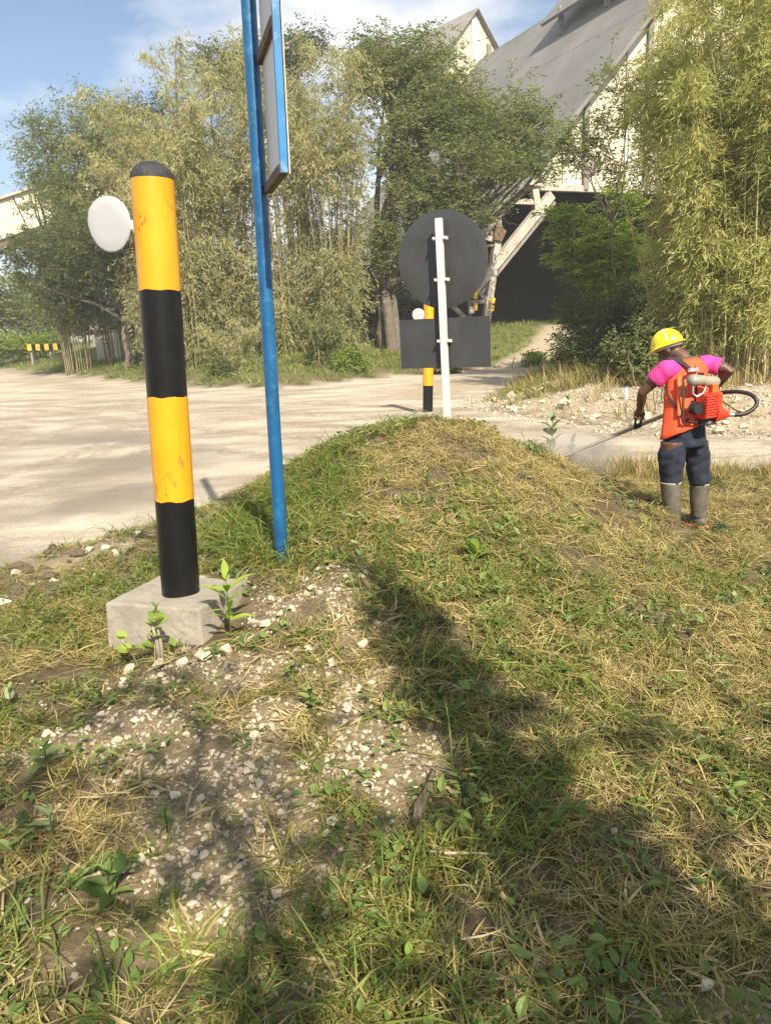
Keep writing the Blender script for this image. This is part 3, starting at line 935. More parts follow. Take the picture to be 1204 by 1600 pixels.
# ------------------------------------------------------------------ cream gabled tower above the trees
def tower():
    c = P(735, 80, 78.0)
    gz0 = 0.0
    root = empty('conveyor_tower', (c.x, c.y, gz0), 'cream gabled tower top rising behind the green tree', 'building')
    T = Matrix.Translation(-Vector(root.location))
    pk = P(741, 17, 78.0); rt = P(794, 78, 80.5); lt = P(706, 62, 76)
    f = (rt - lt); f.z = 0; f.normalize()                    # along the gable front
    back = Vector((-f.y, f.x, 0))
    half = 3.1
    ze = P(790, 76, 78).z
    mid = Vector((pk.x, pk.y, 0))
    def V(s, d, z): q = mid + f * s + back * d; return Vector((q.x, q.y, z))
    mb = MB(); D = 9
    vs = [V(-half, 0, 0), V(half, 0, 0), V(half, 0, ze), V(0, 0, pk.z - .1), V(-half, 0, ze)]
    vs += [v + back * D for v in vs]
    mb.add(vs, [(0, 1, 2, 3, 4), (9, 8, 7, 6, 5), (1, 6, 7, 2), (0, 4, 9, 5)])
    o = mb.build('wall', M['cream_wall'], root); o.data.transform(T)
    for sg in (-1, 1):
        mb = MB(); n = Vector((0, 0, .12))
        p0, p1 = V(0, -.5, pk.z + .02), V(sg * (half + .5), -.5, ze - (pk.z - ze) * .5 / half)
        q = [p0, p1, p1 + back * (D + 1), p0 + back * (D + 1)]
        mb.add(q + [v + n for v in q], [(0, 1, 2, 3), (7, 6, 5, 4), (0, 4, 5, 1), (1, 5, 6, 2), (2, 6, 7, 3), (3, 7, 4, 0)])
        o = mb.build('roof_slope', M['steel_grey'], root); o.data.transform(T)
    for s_, w_, mt in ((-.1, .9, 'cream_light'), (1.7, .5, 'steel_grey'), (-2.2, .5, 'cream_light')):
        mb = MB(); z1 = pk.z - (pk.z - ze) * abs(s_) / half - .7
        mb.bar(V(s_, -.1, z1 - 14), V(s_, -.1, z1), w_, .2, up=tuple(back))
        o = mb.build('wall_strip', M[mt], root); o.data.transform(T)
tower()

# ------------------------------------------------------------------ conveyor gallery at the far left
def gallery():
    A, Bq = P(-130, 395, 62), P(240, 268, 66)
    root = empty('conveyor_gallery', (A.x, A.y, 0), 'cream inclined conveyor gallery at the far left behind trees', 'conveyor')
    T = Matrix.Translation(-Vector(root.location))
    d = (Bq - A).normalized(); side = d.cross(Vector((0, 0, 1))).normalized()
    L_ = (Bq - A).length
    n = 9
    for k in range(n):
        mb = MB(); mb.bar(A + d * (L_ * k / n + .05), A + d * (L_ * (k + 1) / n - .05), 2.6, 2.5)
        o = mb.build('wall_panel', M['cream_wall' if k % 2 else 'cream_light'], root); o.data.transform(T)
    mb = MB(); mb.bar(A + Vector((0, 0, 1.45)), Bq + Vector((0, 0, 1.45)), 3.2, .18); o = mb.build('roof', M['steel_white'], root); o.data.transform(T)
    for sg in (-1, 1):
        mb = MB(); mb.bar(A + side * sg * 1.3 + Vector((0, 0, -1.75)), Bq + side * sg * 1.3 + Vector((0, 0, -1.75)), .25, .35); o = mb.build('girder', M['rusty_brown'], root); o.data.transform(T)
    for k in (2, 6):
        q = A + d * (L_ * k / n)
        for sg in (-1, 1):
            mb = MB(); mb.bar((q.x + side.x * sg * 1.2, q.y + side.y * sg * 1.2, -.5), q + side * sg * 1.2 + Vector((0, 0, -1.6)), .4); o = mb.build('support_leg', M['steel_grey'], root); o.data.transform(T)
gallery()

# ------------------------------------------------------------------ low shed, road barrier, bench rail, bottle
def shed():
    c = P(197, 548, 50)
    z0 = hz(c.x, c.y) - .2
    root = empty('sheet_shed', (c.x, c.y, z0), 'low white shed with grey sloping sheet roof behind dark trunks', 'shed')
    h = P(197, 505, 50).z - z0
    mb = MB(); mb.box((0, 0, h * .42), (3.0, 3.0, h * .84)); mb.build('wall', M['cream_light'], root)
    mb = MB()
    mb.add([(-2, -1.9, h * .72), (1.9, -1.9, h * 1.12), (1.9, 1.9, h * 1.12), (-2, 1.9, h * .72)] + [(-2, -1.9, h * .77), (1.9, -1.9, h * 1.17), (1.9, 1.9, h * 1.17), (-2, 1.9, h * .77)],
           [(3, 2, 1, 0), (4, 5, 6, 7), (0, 1, 5, 4), (1, 2, 6, 5), (2, 3, 7, 6), (3, 0, 4, 7)])
    mb.build('roof', M['steel_grey'], root)
    for k in (-1, 0, 1):
        mb = MB(); mb.bar((k * 1.0, -1.53, 0), (k * 1.0, -1.53, h * .8), .09); mb.build('wall_batten', M['steel_grey'], root)
    root.rotation_euler[2] = .15
shed()
def barrier():
    A, Bq = P(44, 543, 55), P(112, 541, 53)
    root = empty('road_barrier', ((A.x + Bq.x) / 2, (A.y + Bq.y) / 2, hz((A.x + Bq.x) / 2, (A.y + Bq.y) / 2)), 'yellow and black striped low barrier rail at the far left verge', 'barrier')
    T = Matrix.Translation(-Vector(root.location))
    n = 10
    for k in range(n):
        mb = MB(); mb.bar(A.lerp(Bq, k / n), A.lerp(Bq, (k + 1) / n), .12, .42)
        o = mb.build('stripe', M['hazard_yellow' if k % 2 == 0 else 'black_paint'], root); o.data.transform(T)
    for t in (.05, .5, .95):
        q = A.lerp(Bq, t); mb = MB(); mb.bar((q.x, q.y + .12, hz(q.x, q.y) - .2), (q.x, q.y + .12, q.z + .1), .14); o = mb.build('post', M['steel_grey'], root); o.data.transform(T)
barrier()
def low_rail():
    g0 = PZ(410, 580, 0)
    for _ in range(6): g0 = PZ(410, 580, hz(g0.x, g0.y))
    Yr = g0.y
    A, Bq = P(379, 556, Yr), P(442, 553, Yr)
    root = empty('low_rail', (g0.x, g0.y, g0.z), 'weathered low rail on two stub posts at the grassy bank', 'rail')
    T = Matrix.Translation(-Vector(root.location))
    for t0, t1 in ((0, .38), (.78, 1)):
        mb = MB(); mb.bar(A.lerp(Bq, t0), A.lerp(Bq, t1), .12, .08); o = mb.build('plank', M['old_wood'], root); o.data.transform(T)
    for px, w in ((384, .10), (401, .22), (437, .12)):
        q = P(px, 558, Yr); mb = MB(); mb.bar((q.x, q.y, hz(q.x, q.y) - .3), (q.x, q.y, q.z), w); o = mb.build('stub_post', M['concrete'], root); o.data.transform(T)
low_rail()
def bottle():
    b = P(978, 603, 14.3)
    root = empty('plastic_bottle', b, 'clear plastic water bottle standing on the rocky bank', 'bottle')
    prof = [(0, .028), (.01, .034), (.10, .034), (.15, .033), (.19, .024), (.215, .013)]
    mb = MB(); mb.loft([[Vector((r * math.cos(2 * math.pi * k / 14), r * math.sin(2 * math.pi * k / 14), z)) for k in range(14)] for z, r in prof]); mb.build('bottle_body', M['bottle_plastic'], root, True)
    mb = MB(); mb.tube([(0, 0, .21), (0, 0, .235)], .016, 12); mb.build('cap', M['bottle_cap'], root)
    root.location.z = hz(b.x, b.y) - .01
bottle()

# ------------------------------------------------------------------ foliage helpers
def unit(v):
    return v / np.maximum(np.linalg.norm(v, axis=-1, keepdims=True), 1e-9)

def leaf_quads(pos, d, length, width, rng, fold=.25, tint=None):
    "one folded diamond leaf at each pos, pointing along d"
    n = len(pos)
    d = unit(d)
    ref = unit(rng.normal(size=(n, 3)))
    s = unit(np.cross(d, ref))
    u = np.cross(s, d)
    L_ = np.broadcast_to(np.asarray(length, float), (n,))[:, None]
    W_ = np.broadcast_to(np.asarray(width, float), (n,))[:, None]
    mid = pos + d * L_ * .42
    V = np.stack([pos, mid + s * W_ * .5 + u * W_ * fold, pos + d * L_ - u * W_ * fold * .6, mid - s * W_ * .5 + u * W_ * fold], 1).reshape(-1, 3)
    Fq = np.arange(4 * n).reshape(n, 4)
    t = rng.random(n) if tint is None else tint
    return V, Fq, np.repeat(t, 4)

def join_np(parts):
    V, Fq, T, b = [], [], [], 0
    for v, f, t in parts:
        V.append(v); Fq.append(f + b); T.append(t); b += len(v)
    return np.concatenate(V), np.concatenate(Fq), np.concatenate(T)

def tubes_np(lines, radii, n=5):
    "many tapered tubes in one go: lines (m,k,3), radii (m,k)"
    lines = np.asarray(lines, float); radii = np.asarray(radii, float)
    m, k, _ = lines.shape
    d = unit(np.gradient(lines, axis=1))
    ref = np.zeros_like(d); ref[..., 0] = .8; ref[..., 1] = .45; ref[..., 2] = .3
    s = unit(np.cross(d, ref)); t = np.cross(d, s)
    ang = np.arange(n) * 2 * np.pi / n
    V = lines[:, :, None] + radii[:, :, None, None] * (s[:, :, None] * np.cos(ang)[None, None, :, None] + t[:, :, None] * np.sin(ang)[None, None, :, None])
    idx = np.arange(m * k * n).reshape(m, k, n)
    a = idx[:, :-1]; b = idx[:, 1:]
    Fq = np.stack([a, np.roll(a, -1, 2), np.roll(b, -1, 2), b], -1).reshape(-1, 4)
    V = V.reshape(-1, 3)
    return V, Fq, np.zeros(len(V))

def bamboo_clump(x, y, ncul, h, spread, lean, label, leafmat='bamboo_leaf', leaf=(.24, .045), sprays=46, per=9, seed=1, r0=.045, low=.16, droop=1.0, culmmat='culm', single_culms=False, group=None, branch=1.0, name='bamboo_clump', gapq=.34, tpow=.8):
    rng = np.random.default_rng(seed)
    z0 = hz(x, y) - .1
    root = empty(name, (x, y, z0), label, 'bamboo', group)
    K = 11
    t = np.linspace(0, 1, K)
    lines, rads = [], []
    for c in range(ncul):
        a = rng.uniform(0, 2 * np.pi); r = spread * math.sqrt(rng.random())
        bx, by = r * math.cos(a), r * math.sin(a)
        hh = h * rng.uniform(.62, 1.0)
        out = np.array([math.cos(a), math.sin(a)]) * lean * (.25 + r / max(spread, .1)) * rng.uniform(.5, 1.4) + rng.normal(size=2) * lean * .25
        hx = out[None, :] * (t[:, None] ** 2.3)
        drp = 1 - .10 * np.linalg.norm(out) / max(lean, .1) * t ** 5 * droop
        ln = np.stack([bx + hx[:, 0], by + hx[:, 1], hh * t * drp], -1)
        ln[:, :2] += np.cumsum(rng.normal(size=(K, 2)) * .012 * h / 10, 0)
        lines.append(ln); rads.append(r0 * rng.uniform(.6, 1.1) * (1 - .86 * t))
    lines = np.array(lines); rads = np.array(rads)
    if single_culms:
        for ln, rd in zip(lines, rads):
            V, Fq, T = tubes_np(ln[None], rd[None], 5)
            link('culm', mesh_np('culm', V, Fq), M[culmmat], root, True)
    else:
        V, Fq, T = tubes_np(lines, rads, 4)
        o = link('culms', mesh_np('culms', V, Fq), M[culmmat], root, True); tag(o, kind='stuff')
    # branches with drooping leaf sprays, in puffs with gaps between them
    ns = int(ncul * sprays * 1.5)
    ci = rng.integers(0, ncul, ns)
    tt = low + (1 - low) * rng.random(ns) ** tpow
    f = tt * (K - 1); i0 = np.clip(f.astype(int), 0, K - 2); w = (f - i0)[:, None]
    p0 = lines[ci, i0] * (1 - w) + lines[ci, i0 + 1] * w
    puff = fbm(p0[:, 0] * .8 + p0[:, 2] * .35 + seed, p0[:, 1] * .8 - p0[:, 2] * .75, seed + 3, 2)
    kp = puff > np.quantile(puff, gapq)
    ci, tt, p0 = ci[kp], tt[kp], p0[kp]
    ns = len(ci)
    a = rng.uniform(0, 2 * np.pi, ns)
    bl = rng.uniform(.25, 1.0, ns) * branch * (.45 + .55 * np.sin(np.pi * np.clip(tt, .05, .97)))
    hd = np.stack([np.cos(a), np.sin(a), np.zeros(ns)], -1)
    up = rng.uniform(-.1, .8, ns)
    KB = 3
    tb = np.linspace(0, 1, KB)
    bl3 = bl[:, None, None]
    br = p0[:, None] + hd[:, None] * tb[None, :, None] * bl3
    br[:, :, 2] += (up[:, None] * tb - .95 * droop * tb ** 2) * bl[:, None]
    V, Fq, T = tubes_np(br[::2], np.full((len(br[::2]), KB), .007) * (1 - .7 * tb)[None], 3)
    o = link('branches', mesh_np('branches', V, Fq), M[culmmat], root); tag(o, kind='stuff')
    n = ns * per
    si = np.repeat(np.arange(ns), per)
    u = rng.random(n) ** .7
    fb = u * (KB - 1); j0 = np.clip(fb.astype(int), 0, KB - 2); w = (fb - j0)[:, None]
    lp = br[si, j0] * (1 - w) + br[si, j0 + 1] * w + rng.normal(size=(n, 3)) * .05 * branch
    ld = hd[si] * .55 + rng.normal(size=(n, 3)) * .5
    ld[:, 2] -= .55 * droop
    sp_t = rng.random(ns)
    cl = fbm(p0[:, 0] * .9 + p0[:, 2] * .5, p0[:, 1] * .9 - p0[:, 2] * .7, seed + 9, 3)
    tint = np.clip(.3 * sp_t[si] + .35 * rng.random(n) + .7 * (cl[si] - .5) + .2, 0, 1)
    sc = rng.uniform(.4, 1.3, n)
    V, Fq, T = leaf_quads(lp, ld, leaf[0] * sc, leaf[1] * sc * rng.uniform(.7, 1.2, n), rng, tint=tint)
    o = link('foliage', mesh_np('foliage', V, Fq, T), M[leafmat], root); tag(o, kind='stuff')
    return root

def tree(x, y, label, crowns, seed, leafmat='acacia_leaf', ntips=600, per=30, leaf=(.15, .06), spray=.45, trunk_r=.16, name='tree', forks=1, group=None, z0=None, flat=.6, gap=.42, droop=.2, barkmat='bark', upw=.3, cat='tree', stray=.12):
    "crowns: ellipsoids (dx, dy, z, rx, ry, rz) above the base"
    rng = np.random.default_rng(seed)
    if z0 is None: z0 = hz(x, y) - .15
    root = empty(name, (x, y, z0), label, cat, group)
    cr = np.array(crowns, float)
    vol = cr[:, 3] * cr[:, 4] * cr[:, 5]
    tips = []
    tc_ = []
    while len(tips) < ntips:
        k = rng.choice(len(cr), p=vol / vol.sum())
        v = rng.normal(size=3); v /= np.linalg.norm(v)
        rr_ = rng.random() ** .42 * (1 + stray * rng.normal())
        p = cr[k, :3] + v * rr_ * cr[k, 3:]
        g_ = fbm(np.array([p[0] * .75 + p[2] * .9 + seed]), np.array([p[1] * .75 - p[2] * .6]), seed, 3)[0]
        if g_ < gap: continue
        tips.append(p); tc_.append(k)
    tips = np.array(tips); tc_ = np.array(tc_)
    # limbs: trunk -> crown centre -> hubs -> tips
    mbt = MB()
    hubs, hub_r = [], []
    base_top = min(cr[:, 2] - cr[:, 5]) * .8 + .2
    base_top = max(base_top, .5)
    stems = []
    for fk in range(forks):
        o_ = rng.normal(size=2) * .12 * forks
        lean = rng.normal(size=2) * .10 * base_top
        stems.append((np.array([o_[0], o_[1], -.3]), np.array([o_[0] + lean[0], o_[1] + lean[1], base_top * rng.uniform(.8, 1.1)])))
    for a_, b_ in stems:
        n_ = 6
        pts = [a_ + (b_ - a_) * i / (n_ - 1) + np.append(rng.normal(size=2) * .05, 0) * (0 < i < n_ - 1) for i in range(n_)]
        mbt.tube(pts, [trunk_r * (1.25 - .5 * i / (n_ - 1)) for i in range(n_)], 8)
    for k in range(len(cr)):
        st = stems[k % len(stems)][1]
        c = cr[k, :3]
        mid = (st + c) / 2 + rng.normal(size=3) * .18 * np.linalg.norm(c - st) * np.array([1, 1, .3])
        pts = [st * (1 - t) ** 2 + 2 * mid * t * (1 - t) + c * t * t for t in np.linspace(0, 1, 7)]
        mbt.tube(pts, [trunk_r * .72 * (1 - .7 * t) for t in np.linspace(0, 1, 7)], 7)
        sel = np.where(tc_ == k)[0]
        if len(sel) == 0: continue
        nh = min(len(sel), max(2, min(9, len(sel) // 14)))
        for hsel in rng.choice(sel, nh, replace=False):
            q = c + (tips[hsel] - c) * .7
            s0 = pts[rng.integers(3, 6)]
            m_ = (s0 + q) / 2 + rng.normal(size=3) * .2
            pp = [s0 * (1 - t) ** 2 + 2 * m_ * t * (1 - t) + q * t * t for t in np.linspace(0, 1, 5)]
            mbt.tube(pp, [trunk_r * .34 * (1 - .75 * t) + .006 for t in np.linspace(0, 1, 5)], 5)
            hubs += [pp[2], pp[3], pp[4]]
    mbt.build('trunk', M[barkmat], root, True)
    hubs = np.array(hubs)
    dd = ((tips[:, None] - hubs[None]) ** 2).sum(-1)
    near = hubs[dd.argmin(1)]
    KB = 4
    tb = np.linspace(0, 1, KB)[None, :, None]
    mid = (near + tips) / 2 + rng.normal(size=tips.shape) * .12 * np.linalg.norm(tips - near, axis=1)[:, None]
    br = near[:, None] * (1 - tb) ** 2 + 2 * mid[:, None] * tb * (1 - tb) + tips[:, None] * tb ** 2
    V, Fq, T = tubes_np(br, np.full((len(tips), KB), .014) * (1 - .75 * tb[..., 0]), 3)
    o = link('twigs', mesh_np('twigs', V, Fq), M['twig'], root); tag(o, kind='stuff')
    n = len(tips) * per
    si = np.repeat(np.arange(len(tips)), per)
    # leaflets stand in rows along short drooping fronds, several fronds to a twig
    nf = 5
    fa = rng.uniform(0, 2 * np.pi, (len(tips), nf))
    fe = rng.normal(size=(len(tips), nf)) * flat + upw * .6
    fl_ = rng.uniform(.5, 1.2, (len(tips), nf)) * spray
    fd = np.stack([np.cos(fa) * np.cos(fe), np.sin(fa) * np.cos(fe), np.sin(fe)], -1)
    fi = rng.integers(0, nf, n)
    t_ = rng.random(n)
    d_ = fd[si, fi]; ln_ = fl_[si, fi]
    lp = tips[si] + d_ * (t_ * ln_)[:, None] + rng.normal(size=(n, 3)) * .035 * spray
    lp[:, 2] -= droop * (t_ * ln_) ** 2
    sd_ = unit(np.cross(d_, np.array([0, 0, 1.0]))) * np.where(rng.random(n) < .5, -1, 1)[:, None]
    ld = sd_ + d_ * .7 + rng.normal(size=(n, 3)) * .3
    ld[:, 2] -= .15
    tip_t = rng.random(len(tips))
    sc = rng.uniform(.55, 1.25, n)
    tint = np.clip(.45 * tip_t[si] + .55 * rng.random(n), 0, 1)
    V, Fq, T = leaf_quads(lp, ld, leaf[0] * sc, leaf[1] * sc, rng, tint=tint)
    o = link('crown', mesh_np('crown', V, Fq, T), M[leafmat], root); tag(o, kind='stuff')
    return root

def xy(px, py, Y):
    q = P(px, py, Y); return q.x, q.y
def crown_px(x, y, z0, px, py, Y, rpx, rpz, ry=None):
    "an ellipsoid whose middle stands at that place, sizes given in pixels there"
    q = P(px, py, Y); s_ = Y / F
    return (q.x - x, q.y - y, q.z - z0, rpx * s_, (ry or rpx * s_), rpz * s_)

# ------------------------------------------------------------------ bamboo groves in the middle
GB = 'bamboo clumps along the far bank'
for (px, Y, ncul, h, sp, lean, seed, lab, lm, kw) in (
    (300, 35.0, 30, 14.2, 1.1, 2.0, 101, 'broad straw-coloured bamboo clump directly behind the striped bollard', 'bamboo_leaf', {}),
    (262, 37.5, 24, 13.6, 1.0, 1.6, 109, 'straw-coloured bamboo clump above and behind the bollard top, left part', 'bamboo_leaf', {}),
    (375, 36.0, 28, 15.0, 1.1, 1.7, 102, 'tall straw-coloured bamboo clump just left of the blue post', 'bamboo_leaf', {}),
    (458, 34.0, 26, 15.0, .9, 1.3, 103, 'tall pale bamboo clump just right of the blue post', 'bamboo_leaf', {}),
    (522, 33.5, 28, 13.4, 1.0, 1.4, 104, 'pale feathery bamboo clump beside the green tree over the round sign', 'bamboo_leaf', {}),
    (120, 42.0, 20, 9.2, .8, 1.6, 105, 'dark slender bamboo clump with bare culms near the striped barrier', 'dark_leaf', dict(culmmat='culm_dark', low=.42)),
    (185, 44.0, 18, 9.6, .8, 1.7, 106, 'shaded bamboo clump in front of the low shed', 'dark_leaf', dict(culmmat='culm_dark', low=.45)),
):
    x, y = xy(px, 540, Y)
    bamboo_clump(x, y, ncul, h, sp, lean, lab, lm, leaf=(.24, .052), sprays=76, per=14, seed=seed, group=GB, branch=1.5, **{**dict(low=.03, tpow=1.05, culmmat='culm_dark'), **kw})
x, y = xy(362, 530, 30.5)
bamboo_clump(x, y, 9, 2.3, .35, .7, 'small pale dry bamboo shoot bush left of the blue post', 'bamboo_leaf', leaf=(.2, .04), sprays=26, per=9, seed=107, branch=.6, r0=.015, low=.1, name='bamboo_bush')
x, y = xy(505, 545, 30.0)
bamboo_clump(x, y, 12, 2.6, .5, .7, 'low green bamboo bush at the foot of the pale grove', 'shrub_leaf', leaf=(.22, .05), sprays=32, per=10, seed=108, branch=.7, r0=.015, low=.02, name='bamboo_bush')

# ------------------------------------------------------------------ bamboo on the right, near enough to pick out the culms
GR = 'bamboo clumps on the rocky bank'
for (px, Y, ncul, h, sp, lean, seed, lab, low, nsp) in (
    (1058, 17.5, 14, 9.2, .65, .8, 201, 'leftmost yellow-green bamboo clump behind the worker', .08, 100),
    (1110, 16.2, 16, 9.3, .8, 1.0, 202, 'tall yellow bamboo clump standing right behind the worker', .10, 110),
    (1165, 15.4, 16, 9.4, .8, .9, 203, 'tall yellow bamboo clump right of the worker at the photo edge', .10, 110),
    (1245, 15.6, 16, 9.4, .8, .9, 204, 'rightmost bamboo clump cut off by the photo edge', .08, 90),
    (1140, 19.0, 22, 10.8, 1.0, 1.0, 205, 'bamboo clump standing behind the front row of culms', .04, 90),
    (1195, 18.6, 22, 11.0, 1.0, 1.2, 206, 'bamboo clump farther back at the right photo edge', .04, 90),
):
    x, y = xy(px, 600, Y)
    bamboo_clump(x, y, ncul, h, sp, lean, lab, 'bamboo_leaf_yellow', leaf=(.165, .027), sprays=nsp, per=15, seed=seed, group=GR, branch=.95, r0=.024, low=low, single_culms=True, gapq=.22, droop=.75)

# one thin dry stem leaning across the hall
def leaning_stem():
    a, b = P(1032, 560, 18.5), P(925, 140, 18.0)
    root = empty('leaning_bamboo_stem', (a.x, a.y, a.z), 'single thin pale bamboo stem leaning left in front of hall', 'bamboo')
    T = Matrix.Translation(-Vector(root.location))
    mid = P(1000, 380, 18.3)
    pts = [a * (1 - t) ** 2 + mid * (2 * t * (1 - t)) + b * t * t for t in np.linspace(0, 1, 12)]
    mb = MB(); mb.tube(pts, [.03 * (1 - .8 * t) for t in np.linspace(0, 1, 12)], 6)
    o = mb.build('culm', M['culm'], root, True); o.data.transform(T)
leaning_stem()

# ------------------------------------------------------------------ trees
def place_tree(px, py, Y, label, cl, seed, **kw):
    x, y = xy(px, py, Y)
    z0 = hz(x, y) - .15
    return tree(x, y, label, [crown_px(x, y, z0, *c) for c in cl], seed, z0=z0, **kw)
GT = 'trees along the far bank'
place_tree(625, 520, 35, 'spreading green fine-leaved tree above the round sign', [
    (600, 130, 35.5, 60, 60), (660, 110, 35, 60, 50), (700, 180, 34, 75, 60), (770, 190, 34.5, 70, 50), (640, 230, 34, 65, 60), (720, 260, 33.5, 80, 45), (810, 240, 34.5, 45, 45),
    (640, 320, 33.5, 55, 50), (610, 380, 34, 40, 50), (720, 330, 33.5, 60, 28), (820, 200, 34, 45, 40), (790, 285, 33.5, 55, 30), (845, 260, 33.5, 30, 30), (700, 300, 33, 50, 40)], 301, ntips=2000, per=38, leaf=(.17, .062), spray=.9, trunk_r=.24, forks=3, flat=.4, gap=.43, name='acacia_tree', group=GT)
place_tree(470, 520, 42, 'dark green tree top showing above the pale bamboo', [(475, 78, 42, 40, 32), (585, 92, 42, 45, 40), (350, 112, 42, 60, 32), (420, 110, 43, 50, 40)], 302, ntips=560, per=44, leaf=(.15, .06), spray=1.0, trunk_r=.2, leafmat='dark_leaf', name='leafy_tree', group=GT)
place_tree(105, 540, 47, 'airy green tree at left with sky showing through its crown', [
    (70, 230, 47, 45, 50), (140, 190, 47, 50, 50), (120, 270, 47, 65, 50), (180, 240, 46, 50, 60), (60, 310, 47, 40, 35), (150, 350, 46, 70, 50), (75, 390, 46, 45, 45), (110, 320, 46, 50, 40)], 303, ntips=1200, per=36, leaf=(.18, .066), spray=1.1, trunk_r=.2, forks=2, flat=.45, gap=.46, name='acacia_tree', group=GT, leafmat='acacia_leaf')
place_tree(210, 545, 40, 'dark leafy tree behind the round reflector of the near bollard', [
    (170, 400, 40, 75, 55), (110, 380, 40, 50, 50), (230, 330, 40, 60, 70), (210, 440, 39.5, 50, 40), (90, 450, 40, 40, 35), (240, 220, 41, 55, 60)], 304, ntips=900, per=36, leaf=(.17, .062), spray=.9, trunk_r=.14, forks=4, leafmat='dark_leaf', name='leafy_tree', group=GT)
place_tree(930, 520, 25, 'bright yellow-green young tree in front of the dark hall opening', [
    (885, 340, 24, 40, 35), (930, 390, 25, 50, 40), (890, 400, 25, 35, 30), (960, 330, 25.5, 45, 40), (940, 440, 25, 55, 35), (985, 390, 25.5, 40, 45)], 305, ntips=330, per=36, leaf=(.17, .05), spray=.42, trunk_r=.07, leafmat='bright_leaf', flat=.25, gap=.47, stray=.25, name='young_tree', droop=.9)
place_tree(985, 540, 22, 'thin twiggy sapling reaching up in front of the cream gable', [
    (945, 110, 22, 22, 45), (985, 160, 22, 26, 45), (935, 200, 22, 35, 30), (900, 240, 22, 40, 28), (960, 260, 22, 40, 26), (1000, 250, 22, 22, 60), (880, 215, 22, 26, 26)], 306, ntips=300, per=22, leaf=(.11, .04), spray=.40, trunk_r=.028, leafmat='acacia_leaf', flat=.5, gap=.40, name='sapling', stray=.2)
place_tree(935, 590, 19.5, 'dark tangled bush beside the track to the hall', [
    (930, 520, 19.5, 55, 40), (900, 545, 19, 45, 28), (985, 500, 19.5, 45, 55), (960, 560, 18.5, 55, 28), (900, 490, 20.5, 35, 30)], 307, ntips=700, per=24, leaf=(.10, .035), spray=.4, trunk_r=.03, forks=5, leafmat='dark_leaf', name='bush', gap=.36, cat='bush')
place_tree(985, 590, 16.2, 'green leafy bush at the foot of the right bamboo', [
    (975, 560, 16.2, 45, 28), (1010, 580, 15.8, 40, 22), (1015, 530, 16.4, 30, 30)], 308, ntips=260, per=24, leaf=(.11, .05), spray=.32, trunk_r=.02, forks=4, leafmat='shrub_leaf', name='bush', gap=.36, cat='bush')
place_tree(20, 545, 62, 'leafy tree at the far left edge below the gallery', [
    (15, 470, 62, 40, 40), (45, 500, 62, 30, 30), (-20, 480, 62, 40, 50)], 309, ntips=420, per=26, leaf=(.3, .12), spray=1.2, trunk_r=.14, name='leafy_tree', group=GT)
place_tree(60, 550, 60, 'low round green bush by the striped barrier', [(30, 540, 58, 40, 14), (75, 535, 60, 30, 14), (-10, 540, 57, 30, 18)], 310, ntips=280, per=24, leaf=(.25, .12), spray=.7, trunk_r=.05, name='bush', leafmat='bright_leaf', cat='bush')
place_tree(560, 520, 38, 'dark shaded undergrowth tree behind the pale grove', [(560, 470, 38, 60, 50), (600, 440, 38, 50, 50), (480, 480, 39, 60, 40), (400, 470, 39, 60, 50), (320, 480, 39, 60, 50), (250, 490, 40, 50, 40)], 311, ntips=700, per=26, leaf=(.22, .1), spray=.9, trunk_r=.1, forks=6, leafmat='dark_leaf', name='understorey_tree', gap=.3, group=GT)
place_tree(30, 540, 75, 'pale distant tree on the left beyond the barrier', [(40, 480, 75, 40, 40), (90, 500, 76, 40, 30), (130, 500, 76, 40, 30), (180, 510, 76, 40, 26)], 312, ntips=420, per=24, leaf=(.34, .15), spray=1.4, trunk_r=.14, forks=4, name='leafy_tree', group=GT)
# bank shrubs in front of the groves
for i, (px, py, Y, r, lab, lm) in enumerate((
    (690, 530, 29, 20, 'small green shrub on the bank left of the far bollard', 'shrub_leaf'),
    (545, 545, 29, 22, 'leafy green shrub at the foot of the pale bamboo, right side', 'bright_leaf'),
    (345, 570, 29.0, 18, 'low green shrub on the bank right of the near bollard', 'shrub_leaf'),
    (830, 520, 31, 16, 'small green shrub at the crest of the track', 'bright_leaf'),
)):
    x, y = xy(px, py, Y); z0 = hz(x, y) - .05
    s_ = Y / F * r
    tree(x, y, lab, [(0, 0, s_ * .7, s_, s_, s_ * .8), (s_ * .7, .2, s_ * .4, s_ * .7, s_ * .7, s_ * .5)], 330 + i, z0=z0, ntips=110, per=22, leaf=(.13, .06), spray=.3, trunk_r=.02, forks=3, leafmat=lm, name='shrub', gap=.3, cat='shrub')

# the trees behind the photographer whose shade falls on the foreground
for (x, y, lab, cl, seed, nt, sp_, gp) in (
    (1.52, -.7, 'slender tree standing just behind the photographer on the right', [(0, 0, 4.6, .06, .06, .5), (0, 0, 3.9, .08, .08, .4), (.0, 0, 3.2, .09, .09, .4), (.0, -.05, 2.7, .12, .12, .3)], 401, 90, .17, .15),
    (1.4, -2.8, 'sparse tree standing behind the photographer', [(0, 0, 4.6, .8, .8, .5), (-.6, .3, 5.1, .7, .7, .4), (.5, -.5, 4.2, .7, .7, .4), (-.9, -.5, 4.3, .6, .6, .4)], 402, 48, .34, .46),
    (2.5, -2.2, 'sparse tree standing behind the photographer farther right', [(0, 0, 4.4, .7, .7, .5), (-.5, -.5, 4.1, .6, .6, .4), (.5, -.2, 3.9, .6, .6, .4)], 403, 26, .32, .46),
):
    tree(x, y, lab, cl, seed, ntips=nt, per=26, leaf=(.12, .055), spray=sp_, trunk_r=.07, name='shade_tree', gap=gp, leafmat='acacia_leaf')

